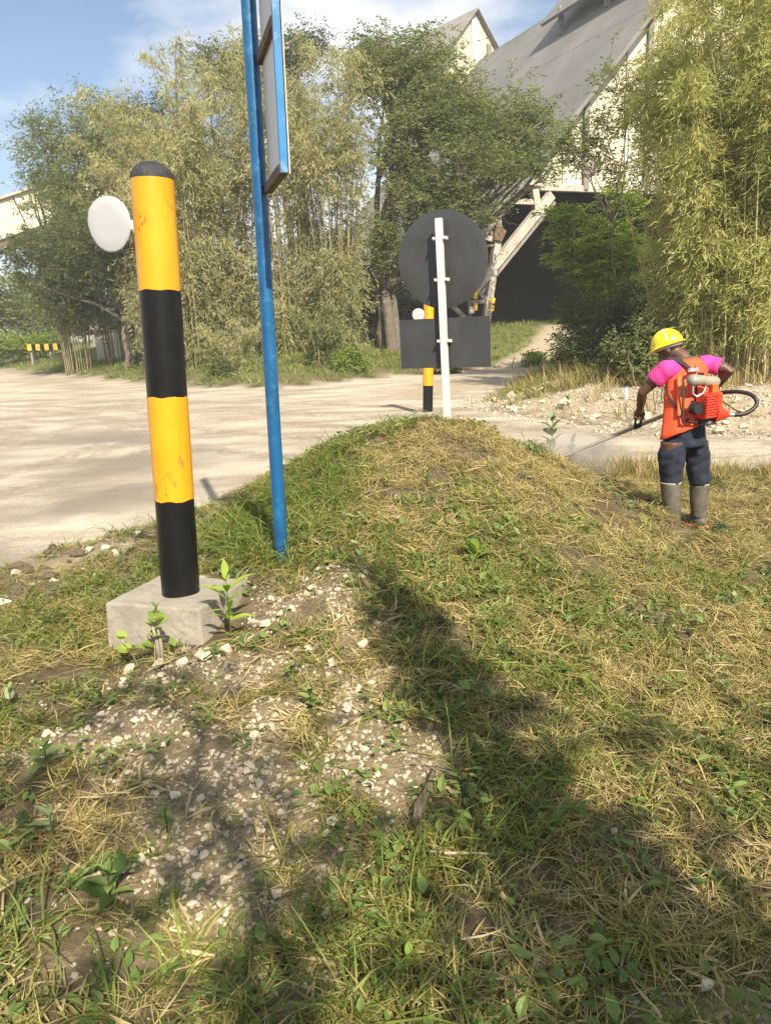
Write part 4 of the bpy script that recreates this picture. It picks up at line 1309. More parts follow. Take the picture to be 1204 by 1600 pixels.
# ------------------------------------------------------------------ ground cover
def blades(n, rng, length, width, tilt, radius, curl=.8, seg=2):
    "n curved tapering blades round the origin: (V, F, tint)"
    a = rng.uniform(0, 2 * np.pi, n)
    h = np.stack([np.cos(a), np.sin(a), np.zeros(n)], -1)
    el = np.radians(rng.uniform(tilt[0], tilt[1], n))
    L_ = rng.uniform(length[0], length[1], n)
    W_ = rng.uniform(width[0], width[1], n)
    r = radius * np.sqrt(rng.random(n)); b = rng.uniform(0, 2 * np.pi, n)
    base = np.stack([r * np.cos(b), r * np.sin(b), np.full(n, -.004) + rng.random(n) * .012], -1)
    t = np.linspace(0, 1, seg + 1)
    cu = rng.uniform(.3, 1.2, n) * curl
    ang = el[:, None] - cu[:, None] * t[None] * 1.2
    st = L_[:, None] / seg
    hx = np.concatenate([np.zeros((n, 1)), np.cumsum(np.cos(ang[:, :-1]) * st, 1)], 1)
    vz = np.concatenate([np.zeros((n, 1)), np.cumsum(np.sin(ang[:, :-1]) * st, 1)], 1)
    sw = rng.normal(size=n) * .25
    side = np.stack([-np.sin(a), np.cos(a), np.zeros(n)], -1)
    c = base[:, None] + h[:, None] * hx[..., None] + side[:, None] * (hx ** 2 / np.maximum(L_[:, None], .01) * sw[:, None])[..., None]
    c[..., 2] = np.maximum(c[..., 2] + vz, .001 + rng.random((n, 1)) * .008)
    tw = rng.normal(size=n) * .5
    wv = side * np.cos(tw)[:, None] + np.array([0, 0, 1.0]) * np.sin(tw)[:, None]
    wd = W_[:, None] * np.array([.75, 1, .12] if seg == 2 else [.7, 1, .8, .12])[None] / 2
    Lf = c + wv[:, None] * wd[..., None]; Rt = c - wv[:, None] * wd[..., None]
    V = np.stack([Lf, Rt], 2).reshape(-1, 3)
    i = np.arange(n * (seg + 1) * 2).reshape(n, seg + 1, 2)
    Fq = np.stack([i[:, :-1, 0], i[:, :-1, 1], i[:, 1:, 1], i[:, 1:, 0]], -1).reshape(-1, 4)
    return V, Fq, np.repeat(rng.random(n), (seg + 1) * 2)

def ovate(n, rng, length, ratio, radius, zr, tilt):
    "n small broad leaves, each of two quads folded on the midrib"
    a = rng.uniform(0, 2 * np.pi, n)
    el = np.radians(rng.uniform(*tilt, n))
    d = np.stack([np.cos(a) * np.cos(el), np.sin(a) * np.cos(el), np.sin(el)], -1)
    s = np.stack([-np.sin(a), np.cos(a), np.zeros(n)], -1)
    u = np.cross(d, s)
    L_ = rng.uniform(*length, n)[:, None]; W_ = L_ * ratio
    r = radius * np.sqrt(rng.random(n)); b = rng.uniform(0, 2 * np.pi, n)
    p = np.stack([r * np.cos(b), r * np.sin(b), rng.uniform(*zr, n)], -1)
    pts = [p, p + d * L_ * .3 + s * W_ * .45 + u * W_ * .12, p + d * L_ * .65 + s * W_ * .38 + u * W_ * .1, p + d * L_ - u * L_ * .1,
           p + d * L_ * .65 - s * W_ * .38 + u * W_ * .1, p + d * L_ * .3 - s * W_ * .45 + u * W_ * .12]
    V = np.stack(pts, 1).reshape(-1, 3)
    i = np.arange(6 * n).reshape(n, 6)
    Fq = np.concatenate([i[:, [0, 1, 2, 3]], i[:, [0, 3, 4, 5]]], 0)
    return V, Fq, np.repeat(rng.random(n), 6)

def hull_stone(seed, n=13, flat=.7):
    rng = np.random.default_rng(seed)
    v = rng.normal(size=(n, 3)); v /= np.linalg.norm(v, axis=1)[:, None]
    v *= rng.uniform(.8, 1.1, (n, 1)) * np.array([1, rng.uniform(.65, .95), flat * rng.uniform(.7, 1.1)]) * .5
    bm = bmesh.new()
    vs = [bm.verts.new(q) for q in v]
    r = bmesh.ops.convex_hull(bm, input=vs)
    bmesh.ops.delete(bm, geom=[g_ for g_ in r['geom_interior'] if isinstance(g_, bmesh.types.BMVert)], context='VERTS')
    me = bpy.data.meshes.new('stone'); bm.to_mesh(me); bm.free()
    return me

def scatter(name, pts, rot, scl, variants, mat, label, cat, parent=None):
    "copies of small meshes at many points, as geometry of this one object"
    n = len(pts)
    me = bpy.data.meshes.new(name)
    me.vertices.add(n)
    me.vertices.foreach_set('co', np.asarray(pts, np.float32).ravel())
    for nm, ty, arr in (('rot', 'FLOAT_VECTOR', rot), ('scl', 'FLOAT', scl)):
        a = me.attributes.new(nm, ty, 'POINT')
        a.data.foreach_set('vector' if ty == 'FLOAT_VECTOR' else 'value', np.asarray(arr, np.float32).ravel())
    a = me.attributes.new('pick', 'INT', 'POINT')
    a.data.foreach_set('value', RNG.integers(0, len(variants), n).astype(np.int32))
    o = bpy.data.objects.new(name, me); COL.objects.link(o)
    if parent is not None: o.parent = parent
    ng = bpy.data.node_groups.new(name + '_scatter', 'GeometryNodeTree')
    ng.interface.new_socket('Geometry', in_out='INPUT', socket_type='NodeSocketGeometry')
    ng.interface.new_socket('Geometry', in_out='OUTPUT', socket_type='NodeSocketGeometry')
    gi, go = ng.nodes.new('NodeGroupInput'), ng.nodes.new('NodeGroupOutput')
    jn = ng.nodes.new('GeometryNodeJoinGeometry')
    for k, vm in reversed(list(enumerate(variants))):
        vm.materials.clear(); vm.materials.append(mat)
        vo = bpy.data.objects.new(name + '_piece', vm)
        oi = ng.nodes.new('GeometryNodeObjectInfo'); oi.inputs['Object'].default_value = vo
        oi.inputs['As Instance'].default_value = False
        g2 = ng.nodes.new('GeometryNodeGeometryToInstance')
        ng.links.new(oi.outputs['Geometry'], g2.inputs[0])
        ng.links.new(g2.outputs[0], jn.inputs[0])
    ip = ng.nodes.new('GeometryNodeInstanceOnPoints')
    ip.inputs['Pick Instance'].default_value = True
    def na(nm, ty):
        q = ng.nodes.new('GeometryNodeInputNamedAttribute'); q.data_type = ty; q.inputs['Name'].default_value = nm
        return q.outputs['Attribute']
    ng.links.new(gi.outputs[0], ip.inputs['Points'])
    ng.links.new(jn.outputs[0], ip.inputs['Instance'])
    ng.links.new(na('pick', 'INT'), ip.inputs['Instance Index'])
    ng.links.new(na('rot', 'FLOAT_VECTOR'), ip.inputs['Rotation'])
    ng.links.new(na('scl', 'FLOAT'), ip.inputs['Scale'])
    ng.links.new(ip.outputs[0], go.inputs[0])
    md = o.modifiers.new('scatter', 'NODES'); md.node_group = ng
    me.materials.append(mat)
    tag(o, label, cat, kind='stuff')
    return o

def scatter_solid(name, pts, rot, scl, variants, mat, label, cat):
    "the same as one plain mesh: quicker to trace where the copies overlap"
    n = len(pts)
    pick = RNG.integers(0, len(variants), n)
    ct = RNG.random(n)
    parts = []
    for k, (V, Fq, T) in enumerate(variants):
        s_ = np.where(pick == k)[0]
        if len(s_) == 0: continue
        cx, cy, cz = np.cos(rot[s_, 0]), np.cos(rot[s_, 1]), np.cos(rot[s_, 2])
        sx, sy, sz = np.sin(rot[s_, 0]), np.sin(rot[s_, 1]), np.sin(rot[s_, 2])
        R_ = np.stack([np.stack([cy * cz, sx * sy * cz - cx * sz, cx * sy * cz + sx * sz], -1),
                       np.stack([cy * sz, sx * sy * sz + cx * cz, cx * sy * sz - sx * cz], -1),
                       np.stack([-sy, sx * cy, cx * cy], -1)], 1)
        W = np.einsum('nij,vj->nvi', R_, V) * scl[s_, None, None] + pts[s_, None]
        m = len(V)
        Fk = (Fq[None] + (np.arange(len(s_)) * m)[:, None, None]).reshape(-1, 4)
        tt = np.clip(.62 * T[None] + .38 * ct[s_, None], 0, 1)
        parts.append((W.reshape(-1, 3), Fk, tt.ravel()))
    o = link(name, mesh_np(name, *join_np(parts)), mat)
    tag(o, label, cat, kind='stuff')
    return o

def in_view(x, y, z, m=150):
    d = np.stack([x, y, z - HCAM], -1)
    cp, sp = math.cos(PITCH), math.sin(PITCH)
    zc = d[:, 1] * cp - d[:, 2] * sp; yc = d[:, 1] * sp + d[:, 2] * cp
    X = math.cos(ROLL) * d[:, 0] - math.sin(ROLL) * yc; Y = math.sin(ROLL) * d[:, 0] + math.cos(ROLL) * yc
    zc = np.where(zc > .2, zc, .2)
    u, v = 602 + F * X / zc, 800 - F * Y / zc
    return (u > -m) & (u < 1204 + m) & (v > -m) & (v < 1600 + m) & (d[:, 1] > .3), u, v

def normals_euler(x, y, spin, amount=1.0):
    e = .04
    dzx = (height(x + e, y) - height(x - e, y)) / (2 * e); dzy = (height(x, y + e) - height(x, y - e)) / (2 * e)
    # tilt then spin about the normal: Euler XYZ with small tilts
    out = np.zeros((len(x), 3))
    for i in range(len(x)):
        nrm = Vector((-dzx[i] * amount, -dzy[i] * amount, 1)).normalized()
        q = Vector((0, 0, 1)).rotation_difference(nrm) @ Matrix.Rotation(spin[i], 3, 'Z').to_quaternion()
        out[i] = tuple(q.to_euler())
    return out

def block_clear(x, y):
    "keep the concrete footing and posts free"
    b = bollard.location
    r = (np.hypot(x - b.x, y - b.y) > .36)
    return r

def sample(n, x0, x1, y0, y1, rng):
    x = rng.uniform(x0, x1, n); y = rng.uniform(y0, y1, n)
    z = height(x, y)
    ok, u, v = in_view(x, y, z)
    ok &= block_clear(x, y)
    return x[ok], y[ok], z[ok], u[ok], v[ok]

rg = np.random.default_rng(77)
def mk(fn, k, seed, **kw):
    return [fn(rng=np.random.default_rng(seed + i), **kw) for i in range(k)]

v_dry = mk(blades, 5, 500, n=21, length=(.05, .15), width=(.0027, .006), tilt=(2, 40), radius=.07, curl=.6)
v_mown = mk(blades, 5, 520, n=20, length=(.04, .12), width=(.0029, .0068), tilt=(8, 62), radius=.06, curl=.9)
v_green = mk(blades, 4, 540, seg=3, n=11, length=(.12, .32), width=(.004, .0075), tilt=(12, 60), radius=.05, curl=1.1)
v_weed = mk(ovate, 4, 560, n=9, length=(.018, .045), ratio=.55, radius=.05, zr=(.005, .035), tilt=(-15, 40))
v_litter = mk(blades, 4, 580, n=5, length=(.06, .14), width=(.007, .013), tilt=(0, 14), radius=.09, curl=.3)
v_straw = mk(blades, 4, 590, n=9, length=(.10, .28), width=(.0015, .0032), tilt=(0, 25), radius=.12, curl=.35)

# near plot
x, y, z, u, v = sample(46000, -4.2, 5.2, 1.0, 9.6, rg)
dNn = sdist(x, y, LINE_N) + .4 * (fbm(x * 2.2, y * 2.2, 71) - .5) + .3 * (fbm(x * 7, y * 7, 72) - .5)
gm = gravel_mask(x, y)
# greener at the left crest and in the right foreground, dry on the brow of the mound and round the worker
def gauss(u0, v0, su, sv): return np.exp(-((u - u0) / su) ** 2 - ((v - v0) / sv) ** 2)
green = .42 + .95 * (fbm(x * 1.6, y * 1.6, 73) - .5) + .6 * (fbm(x * 5, y * 5, 74) - .5)
q1 = P(470, 760, 5.8); q2 = P(700, 665, 6.7); q3 = PZ(760, 1250, .03)
green += .35 * np.exp(-((x - q1.x) / .5) ** 2 - ((y - q1.y) / .9) ** 2) + .25 * np.exp(-((x - q2.x) / .8) ** 2 - ((y - q2.y) / .35) ** 2) + .22 * np.exp(-((x - q3.x) / .6) ** 2 - ((y - q3.y) / .9) ** 2)
q4 = P(660, 790, 5.6); q5 = PZ(1000, 900, .0)
green -= .30 * np.exp(-((x - q4.x) / .75) ** 2 - ((y - q4.y) / .8) ** 2) + .28 * np.exp(-((x - 2.6) / 1.6) ** 2 - ((y - 6.6) / 1.6) ** 2)
keep = (dNn < 0) & (rg.random(len(x)) > gm * .97) & (rg.random(len(x)) < np.clip(1.25 - y * .09, .5, 1))
bare = (fbm(x * 2.6, y * 2.6, 75) < .40) | (fbm(x * 9, y * 9, 78, 2) < .33)
bare2 = (u < 360) & (v > 1040) & (fbm(x * 3.5, y * 3.5, 76) < .53)
vl = (x < -1.1) & (sdist(x, y, LINE_N) > -1.15 + .6 * (fbm(x * 2.5, y * 2.5, 47) - .5)) & (rg.random(len(x)) < .85)
bare |= vl
keep &= ~((np.hypot(x - 2.5, y - 6.2) < .28) & (rg.random(len(x)) < .7))
keep &= ~((bare | bare2) & (rg.random(len(x)) < .85))
rnd = rg.random(len(x))
sel_dry = keep & (rnd > green)
sel_mown = keep & (rnd <= green)
def put(name, s, variants, mat, lab, cat, smin, smax, tiltamt=.8, lift=0.0, pw=1.0):
    n = int(s.sum()); sp = rg.uniform(0, 6.283, n)
    fn = scatter_solid if isinstance(variants[0], tuple) else scatter
    return fn(name, np.stack([x[s], y[s], z[s] + lift], -1), normals_euler(x[s], y[s], sp, tiltamt), smin + (smax - smin) * rg.random(n) ** pw, variants, mat, lab, cat)
put('dry_grass', sel_dry, v_dry, M['grass_dry'], 'straw-coloured cut grass lying over the mound', 'grass', .55, 1.2)
put('mown_grass', sel_mown, v_mown, M['grass'], 'short green and yellow mown grass over the mound', 'grass', .55, 1.2)
vl &= rg.random(len(x)) < .8
s = keep & (green > .48) & (rg.random(len(x)) < .15)
s |= (dNn < 0) & (np.hypot(x - q1.x, (y - q1.y + .5) * .6) < .55) & (rg.random(len(x)) < .25)
put('long_grass', s, v_green, M['grass_green'], 'longer green grass blades among the mown grass', 'grass', .55, 1.15, .6)
s = (dNn < 0) & (green > .36) & ~vl & (rg.random(len(x)) < .17 * (1 - .75 * gm))
put('small_weeds', s, v_weed, M['weed_leaf'], 'small broad-leaved weeds among the grass', 'weeds', .6, 1.7)
s = (dNn < .1) & (v > 850) & (rg.random(len(x)) < .028 + .05 * (v > 1380))
put('leaf_litter', s, v_litter, M['litter'], 'pale dry fallen leaves on the foreground grass', 'leaf litter', .5, 1.1, 1.0, .012)
s = (dNn < 0) & (rg.random(len(x)) < .10 * (1 - green))
put('loose_straw', s, v_straw, M['litter'], 'long loose straw stalks strewn over the mound', 'straw', .4, .85, 1.0, .02)

# banks beyond the road
v_bank = mk(blades, 4, 600, n=13, length=(.15, .42), width=(.014, .03), tilt=(25, 85), radius=.16, curl=.8)
v_tall = mk(blades, 4, 620, n=14, length=(.2, .55), width=(.008, .016), tilt=(45, 88), radius=.16, curl=.5)
x, y, z, u, v = sample(21000, -45, 14, 20, 62, rg)
dCc, dRr = sdist(x, y, LINE_C), sdist(x, y, LINE_R)
pd = np.abs(sdist(x, y, PATH))
s = (dCc > .1 + .8 * (fbm(x * .8, y * .8, 81) - .5)) & (dCc < 16) & (dRr < 0) & (pd > .85) & (rg.random(len(x)) < np.where(dCc < 8, .8, .4))
s &= fbm(x * .6, y * .6, 85) > .30
put('bank_grass', s, v_bank, M['bank_green'], 'green grass and weeds on the bank below the bamboo', 'grass', .6, 1.3, .6)
x, y, z, u, v = sample(15000, 1.5, 14, 9.5, 40, rg)
dRr = sdist(x, y, LINE_R)
pd = np.abs(sdist(x, y, PATH))
s = (dRr > .2) & (pd > .8) & (fbm(x * .9, y * .9, 83) > .40) & ((dRr > 2.2) | (rg.random(len(x)) < .2)) & (y > 10.5)
s &= rg.random(len(x)) < np.where(x < 6, .9, .4)
put('tall_dry_grass', s, v_tall, M['grass_dry'], 'tall dry grass beside the track and the rocky bank', 'grass', .55, 1.15, .5)
s = (dRr > .2) & (pd > .8) & (y > 16) & (x < 8) & (rg.random(len(x)) < .35)
put('bank_weeds', s, v_bank, M['grass'], 'green weeds among tall dry grass beside the track', 'grass', .5, 1.0, .5)
# verge by the worker
x, y, z, u, v = sample(9000, .8, 4.2, 7.4, 9.4, rg)
dNn = sdist(x, y, LINE_N)
s = (dNn < -.05) & (dNn > -.9) & (rg.random(len(x)) < .16) & (fbm(x * 2, y * 2, 91) > .42)
put('verge_grass', s, v_tall, M['grass_dry'], 'uncut seeding grass along the road verge behind the worker', 'grass', .25, .6, .5)

# ------------------------------------------------------------------ stones
stones = [hull_stone(700 + i) for i in range(10)]
for sm in stones: sm.materials.append(M['stone'])
clods = [hull_stone(720 + i, 22, .8) for i in range(5)]
for sm in clods: sm.materials.append(M['clod'])
def stone(xq, yq, size, meshes, parent=ground, name='stone', sink=.25, rng=rg):
    o = bpy.data.objects.new(name, meshes[int(rng.integers(0, len(meshes)))])
    COL.objects.link(o); o.parent = parent
    o.location = (xq, yq, hz(xq, yq) + size * (.35 - sink))
    o.rotation_euler = (rng.normal() * .35, rng.normal() * .35, rng.uniform(0, 6.28))
    o.scale = (size * rng.uniform(.85, 1.15), size * rng.uniform(.85, 1.15), size * rng.uniform(.75, 1.1))
    return o
for (px, py, zg, sz) in ((565, 977, .3, .065), (470, 1175, .12, .05), (235, 1238, .03, .06), (402, 1210, .1, .05), (480, 1180, .12, .045), (395, 1225, .1, .04), (315, 1255, .03, .04),
                         (575, 1210, .1, .06), (162, 1362, 0, .055), (440, 1265, .05, .07), (520, 1280, .05, .07), (290, 1140, .1, .04), (455, 945, .3, .05), (480, 995, .25, .06), (520, 960, .3, .04),
                         (320, 1045, .08, .09), (285, 1050, .08, .07), (355, 1030, .09, .08), (250, 1050, .07, .08), (205, 1052, .06, .07), (390, 1000, .16, .09), (415, 985, .18, .08), (440, 975, .2, .06),
                         (510, 1440, 0, .05), (455, 1440, 0, .045), (470, 1430, 0, .03), (840, 1520, 0, .06), (870, 1530, 0, .05), (390, 1445, 0, .03), (495, 1120, .2, .04), (545, 1080, .2, .03), (600, 1085, .2, .03),
                         (425, 940, .25, .055), (540, 905, .35, .04), (475, 910, .3, .06), (500, 930, .3, .045)):
    q = PZ(px, py, zg); stone(q.x, q.y, sz * 1.05, stones, sink=.1)
cnt = 0
while cnt < 120:
    xq, yq = rg.uniform(-2.2, .9), rg.uniform(1.6, 4.6)
    if gravel_mask(np.array([xq]), np.array([yq]))[0] < .5 or not block_clear(np.array([xq]), np.array([yq]))[0]: continue
    stone(xq, yq, rg.uniform(.028, .055), stones, sink=.1); cnt += 1
cnt = 0
while cnt < 100:
    xq, yq = rg.uniform(2.2, 9), rg.uniform(9.8, 18)
    dq = sdist(np.array([xq]), np.array([yq]), LINE_R)[0]
    if dq < -.25 or dq > 2.6 or rg.random() > math.exp(-abs(dq - .5)): continue
    stone(xq, yq, rg.uniform(.07, .2) * (1.5 if rg.random() < .1 else 1), stones, sink=.15); cnt += 1
cnt = 0
while cnt < 64:
    px, py = rg.uniform(0, 250), rg.uniform(825, 965)
    q = PZ(px, py, -.02); dq = sdist(np.array([q.x]), np.array([q.y]), LINE_N)[0]
    if dq < -1.2 or dq > .15 or not block_clear(np.array([q.x]), np.array([q.y]))[0]: continue
    stone(q.x, q.y, rg.uniform(.04, .15) * (1 if rg.random() < .8 else 1.5), clods if rg.random() < .75 else stones, name='soil_clod', sink=.22); cnt += 1
# small gravel
v_small = [hull_stone(740 + i, 10) for i in range(6)]
x, y, z, u, v = sample(46000, -3, 2, 1.1, 5.2, rg)
s = rg.random(len(x)) < gravel_mask(x, y) * .95 + .03
o = put('gravel', s, v_small, M['stone'], 'pale gravel strewn in front of the concrete footing', 'gravel', .005, .038, 1.0, .001, 2.2)
x, y, z, u, v = sample(14000, 1.8, 10, 9.5, 19, rg)
dRr = sdist(x, y, LINE_R)
s = (dRr > -.6) & (dRr < 3.2) & (rg.random(len(x)) < .45)
put('bank_rubble', s, v_small, M['stone'], 'pale rubble on the rocky bank below the bamboo', 'rubble', .02, .13, 1.0, .005, 2.0)
x, y, z, u, v = sample(22000, -12, 6, 4.5, 20, rg)
rdm = (sdist(x, y, LINE_N) > -.4) & (sdist(x, y, LINE_R) < 0)
s = rdm & (rg.random(len(x)) < np.where(sdist(x, y, LINE_N) < .8, .35, .08))
put('road_pebbles', s, v_small, M['road_stone'], 'loose pebbles along the edge of the dirt road', 'pebbles', .006, .035, 1.0, .0, 3.0)

# ------------------------------------------------------------------ single weeds
def leaf_mesh(L_, W_, bend=.25, seed=0, heart=False):
    rng = np.random.default_rng(seed)
    n = 6
    V, Fq = [], []
    for i in range(n + 1):
        t = i / n
        w = (math.sin(math.pi * min(1, t * (1.0 if not heart else .9) + (.08 if not heart else .25))) ** .8 if t < 1 else 0.02) * W_ / 2
        if i == 0: w = W_ * (.06 if not heart else .30)
        zz = math.sin(t * 1.9) * bend * L_ * .5 - t * t * bend * L_ * .6
        V += [(t * L_, w, zz + w * .25), (t * L_, 0, zz), (t * L_, -w, zz + w * .25)]
    for i in range(n):
        a_ = i * 3
        Fq += [(a_, a_ + 1, a_ + 4, a_ + 3), (a_ + 1, a_ + 2, a_ + 5, a_ + 4)]
    return mesh_np('leaf', np.array(V), np.array(Fq), np.full(len(V), rng.random()))

def weed(px, py, Y, label, hgt, pairs, L_, W_, mat, seed, heart=False, tilt=(10, 45), lean=(0, 0), name='weed', group=None, whorl=2, on_ground=True, top=True):
    q = P(px, py, Y)
    zg = hz(q.x, q.y) if on_ground else q.z
    root = empty(name, (q.x, q.y, zg), label, 'plant', group)
    rr = random.Random(seed)
    K = 6
    pts = [Vector((lean[0] * (k / K) ** 1.5, lean[1] * (k / K) ** 1.5, -.02 + (hgt + .02) * k / K)) for k in range(K + 1)]
    mb = MB(); mb.tube(pts, [.004 * (1 - .5 * k / K) * max(1, hgt * 3) for k in range(K + 1)], 6)
    mb.build('stem', M['culm'] if heart else mat, root, True)
    variants = [leaf_mesh(L_ * f, W_ * f, .3, seed * 7 + i, heart) for i, f in enumerate((1, .82, 1.1))]
    for vm in variants: vm.materials.append(mat)
    for k in range(pairs):
        t = .25 + .75 * (k + 1) / pairs
        f = t * K; i0 = min(int(f), K - 1); p0 = pts[i0].lerp(pts[i0 + 1], f - i0)
        for j in range(whorl):
            o = bpy.data.objects.new('leaf', variants[rr.randrange(3)]); COL.objects.link(o); o.parent = root
            o.location = p0
            az = k * 1.57 + j * 6.283 / whorl + rr.uniform(-.35, .35)
            el = math.radians(rr.uniform(*tilt) + (25 if (top and k == pairs - 1) else 0))
            o.rotation_euler = (rr.uniform(-.3, .3), -el, az)
            s_ = rr.uniform(.75, 1.1) * (.75 if k == pairs - 1 else 1)
            o.scale = (s_, s_, s_)
    return root
weed(240, 1020, 3.60, 'bright green heart-leaved weed in front of the concrete footing, left side', .30, 5, .105, .09, M['weed_leaf_bright'], 1, heart=True, lean=(.05, -.03), tilt=(0, 35))
weed(212, 1005, 3.62, 'small bright weed with two round leaves at the left footing face', .16, 2, .105, .095, M['weed_leaf_bright'], 2, heart=True, lean=(-.06, -.02), tilt=(0, 30))
weed(362, 1000, 3.72, 'upright bright weed with long leaves at the right footing corner', .33, 5, .15, .042, M['weed_leaf_bright'], 3, tilt=(5, 40), whorl=3)
weed(862, 735, 7.6, 'grey-green milkweed with big oval leaves behind the mound brow', .56, 6, .20, .10, M['milkweed_leaf'], 4, tilt=(15, 60), whorl=2)
weed(893, 735, 7.8, 'smaller milkweed sprig beside the cutter head', .36, 5, .16, .07, M['milkweed_leaf'], 5, tilt=(15, 60), whorl=2)
weed(745, 972, 4.1, 'flat bright green broad leaves on the mound slope near shadow band', .08, 2, .15, .06, M['weed_leaf_bright'], 6, tilt=(0, 25), whorl=3)
weed(80, 1235, 2.75, 'spreading leafy weed at the left edge of the gravel', .12, 3, .10, .045, M['weed_leaf'], 7, tilt=(0, 30), whorl=4)
weed(15, 1085, 3.3, 'pale leaved weed at the left photo edge', .10, 2, .10, .045, M['milkweed_leaf'], 8, tilt=(20, 55), whorl=3)
weed(185, 1480, 2.0, 'dark green leafy weed in the lower left foreground', .12, 3, .09, .045, M['weed_leaf'], 9, tilt=(0, 35), whorl=4)
weed(90, 1350, 2.3, 'pale weed with narrow leaves below the spreading leafy weed', .12, 3, .08, .026, M['milkweed_leaf'], 10, tilt=(10, 45), whorl=3)
weed(270, 1365, 2.35, 'small bushy weed at the foot of the gravel patch', .08, 3, .05, .022, M['weed_leaf'], 11, tilt=(0, 40), whorl=4)
weed(1155, 970, 4.4, 'leafy weed at the right edge below the worker', .14, 3, .08, .035, M['weed_leaf'], 12, tilt=(10, 45), whorl=3)
weed(1140, 1030, 3.9, 'pale rounded weed at the right edge, lower one', .09, 3, .06, .035, M['milkweed_leaf'], 13, tilt=(0, 40), whorl=3)
weed(670, 845, 5.0, 'small dark weed on the dry brow of the mound', .11, 3, .055, .03, M['weed_leaf'], 14, tilt=(10, 50), whorl=3)
weed(610, 830, 5.1, 'pale small weed left of the dark weed on the brow', .10, 3, .05, .026, M['weed_leaf_bright'], 15, tilt=(10, 50), whorl=3)
weed(900, 555, 17.0, 'pale leafy weed standing in front of the tangled bush', .45, 4, .18, .08, M['milkweed_leaf'], 16, tilt=(10, 45), whorl=3)
weed(888, 612, 14.6, 'low pale leafy weed on the dry grass bank', .25, 3, .12, .06, M['milkweed_leaf'], 17, tilt=(10, 45), whorl=3)
weed(1125, 1180, 3.1, 'small pale weed in the right foreground grass', .07, 2, .06, .03, M['milkweed_leaf'], 18, tilt=(0, 35), whorl=3)
weed(640, 1100, 3.3, 'small bright weed beside the gravel patch', .05, 2, .06, .026, M['weed_leaf_bright'], 19, tilt=(0, 30), whorl=3)
weed(460, 1090, 3.25, 'dark small weed in the middle of the gravel', .07, 3, .05, .022, M['weed_leaf'], 20, tilt=(0, 35), whorl=3)
weed(490, 1165, 2.95, 'green weed tuft at the lower right of the gravel', .08, 3, .065, .03, M['weed_leaf'], 21, tilt=(0, 35), whorl=4)
weed(640, 1560, 1.72, 'broad green leaf weed at the bottom edge', .05, 2, .05, .03, M['weed_leaf_bright'], 22, tilt=(0, 35), whorl=2)
# cut leafy frond by the worker's boots
def frond():
    a, b = P(1112, 880, 5.35), P(1070, 850, 5.5)
    q = P(1110, 862, 5.4)
    root = empty('cut_frond', (q.x, q.y, hz(q.x, q.y)), 'drooping dark green feathery frond near the worker boots', 'plant')
    rng = np.random.default_rng(5)
    pos, d, t_ = [], [], []
    mb = MB()
    for k in range(7):
        az = rng.uniform(0, 6.28); L_ = rng.uniform(.14, .26)
        pts = [Vector((math.cos(az) * L_ * t, math.sin(az) * L_ * t, .16 * math.sin(min(1, t * 1.25) * math.pi) ** .7 + .03 * (1 - t))) for t in np.linspace(0, 1, 8)]
        mb.tube(pts, .0025, 4)
        for i, p in enumerate(pts[1:]):
            for sgn in (-1, 1):
                for rep in range(3):
                    pos.append(tuple(p + Vector((rng.normal() * .008, rng.normal() * .008, 0)))); sd = Vector((-math.sin(az), math.cos(az), 0)) * sgn
                    d.append(tuple(sd + Vector((math.cos(az), math.sin(az), -.5)) * .6)); t_.append(rng.random())
    mb.build('stem', M['weed_leaf'], root)
    V, Fq, T = leaf_quads(np.array(pos), np.array(d), .05, .012, rng, tint=np.array(t_))
    o = link('foliage', mesh_np('foliage', V, Fq, T), M['dark_leaf'], root); tag(o, kind='stuff')
frond()
# sticks and dry bits
def stick(name, pxs, Y, r, mat, label, lift=.02, cat='stick'):
    pts = [P(px, py, Y + dy) for px, py, dy in pxs]
    pts = [PZ(px, py, 0) for px, py, dy in pxs]
    for _ in range(4):
        pts = [PZ(px, py, hz(p.x, p.y) + lift + dy) for (px, py, dy), p in zip(pxs, pts)]
    root_p = pts[0].copy()
    mb = MB(); mb.tube([p - root_p for p in pts], [r * (1 - .5 * i / (len(pts) - 1)) for i in range(len(pts))], 7)
    o = mb.build(name, M[mat], None, True); o.location = root_p
    tag(o, label, cat)
    return o
stick('fallen_twig', [(655, 1328, 0), (700, 1333, .01), (750, 1333, .012), (785, 1336, 0)], 0, .006, 'old_wood', 'thin brown twig lying in the foreground grass')
stick('fallen_twig', [(1130, 1160, 0), (1165, 1154, .01), (1204, 1150, 0)], 0, .006, 'old_wood', 'pale twig lying at the right photo edge')
stick('fallen_twig', [(865, 1165, 0), (910, 1145, .015), (960, 1125, 0)], 0, .005, 'old_wood', 'slender twig lying in the grass, right of centre')
stick('dry_stalk', [(1085, 842, 0), (1068, 846, .02), (1055, 862, .0)], 0, .004, 'rusty_brown', 'bent reddish stalk in front of the right boot')
def dark_sheath():
    pts = [PZ(648, 1290, .06), PZ(655, 1262, .07), PZ(668, 1235, .09), PZ(680, 1205, .09)]
    for _ in range(3): pts = [Vector((p.x, p.y, hz(p.x, p.y) + .035)) for p in pts]
    mb = MB(); o0 = pts[0].copy()
    rings = []
    for i, (p, w) in enumerate(zip(pts, (.012, .024, .018, .004))):
        s_ = Vector((1, -.3, 0)).normalized()
        rings.append([p - o0 + s_ * w * c + Vector((0, 0, 1)) * (h_ * .006) for c, h_ in ((-1, 0), (-.5, 1.2), (0, .4), (.5, 1.2), (1, 0), (0, -.6))])
    mb.loft(rings); o = mb.build('dry_sheath', M['clod'], None, True); o.location = o0
    tag(o, 'dark grey curled dry sheath lying in the foreground grass', 'dry leaf')
dark_sheath()
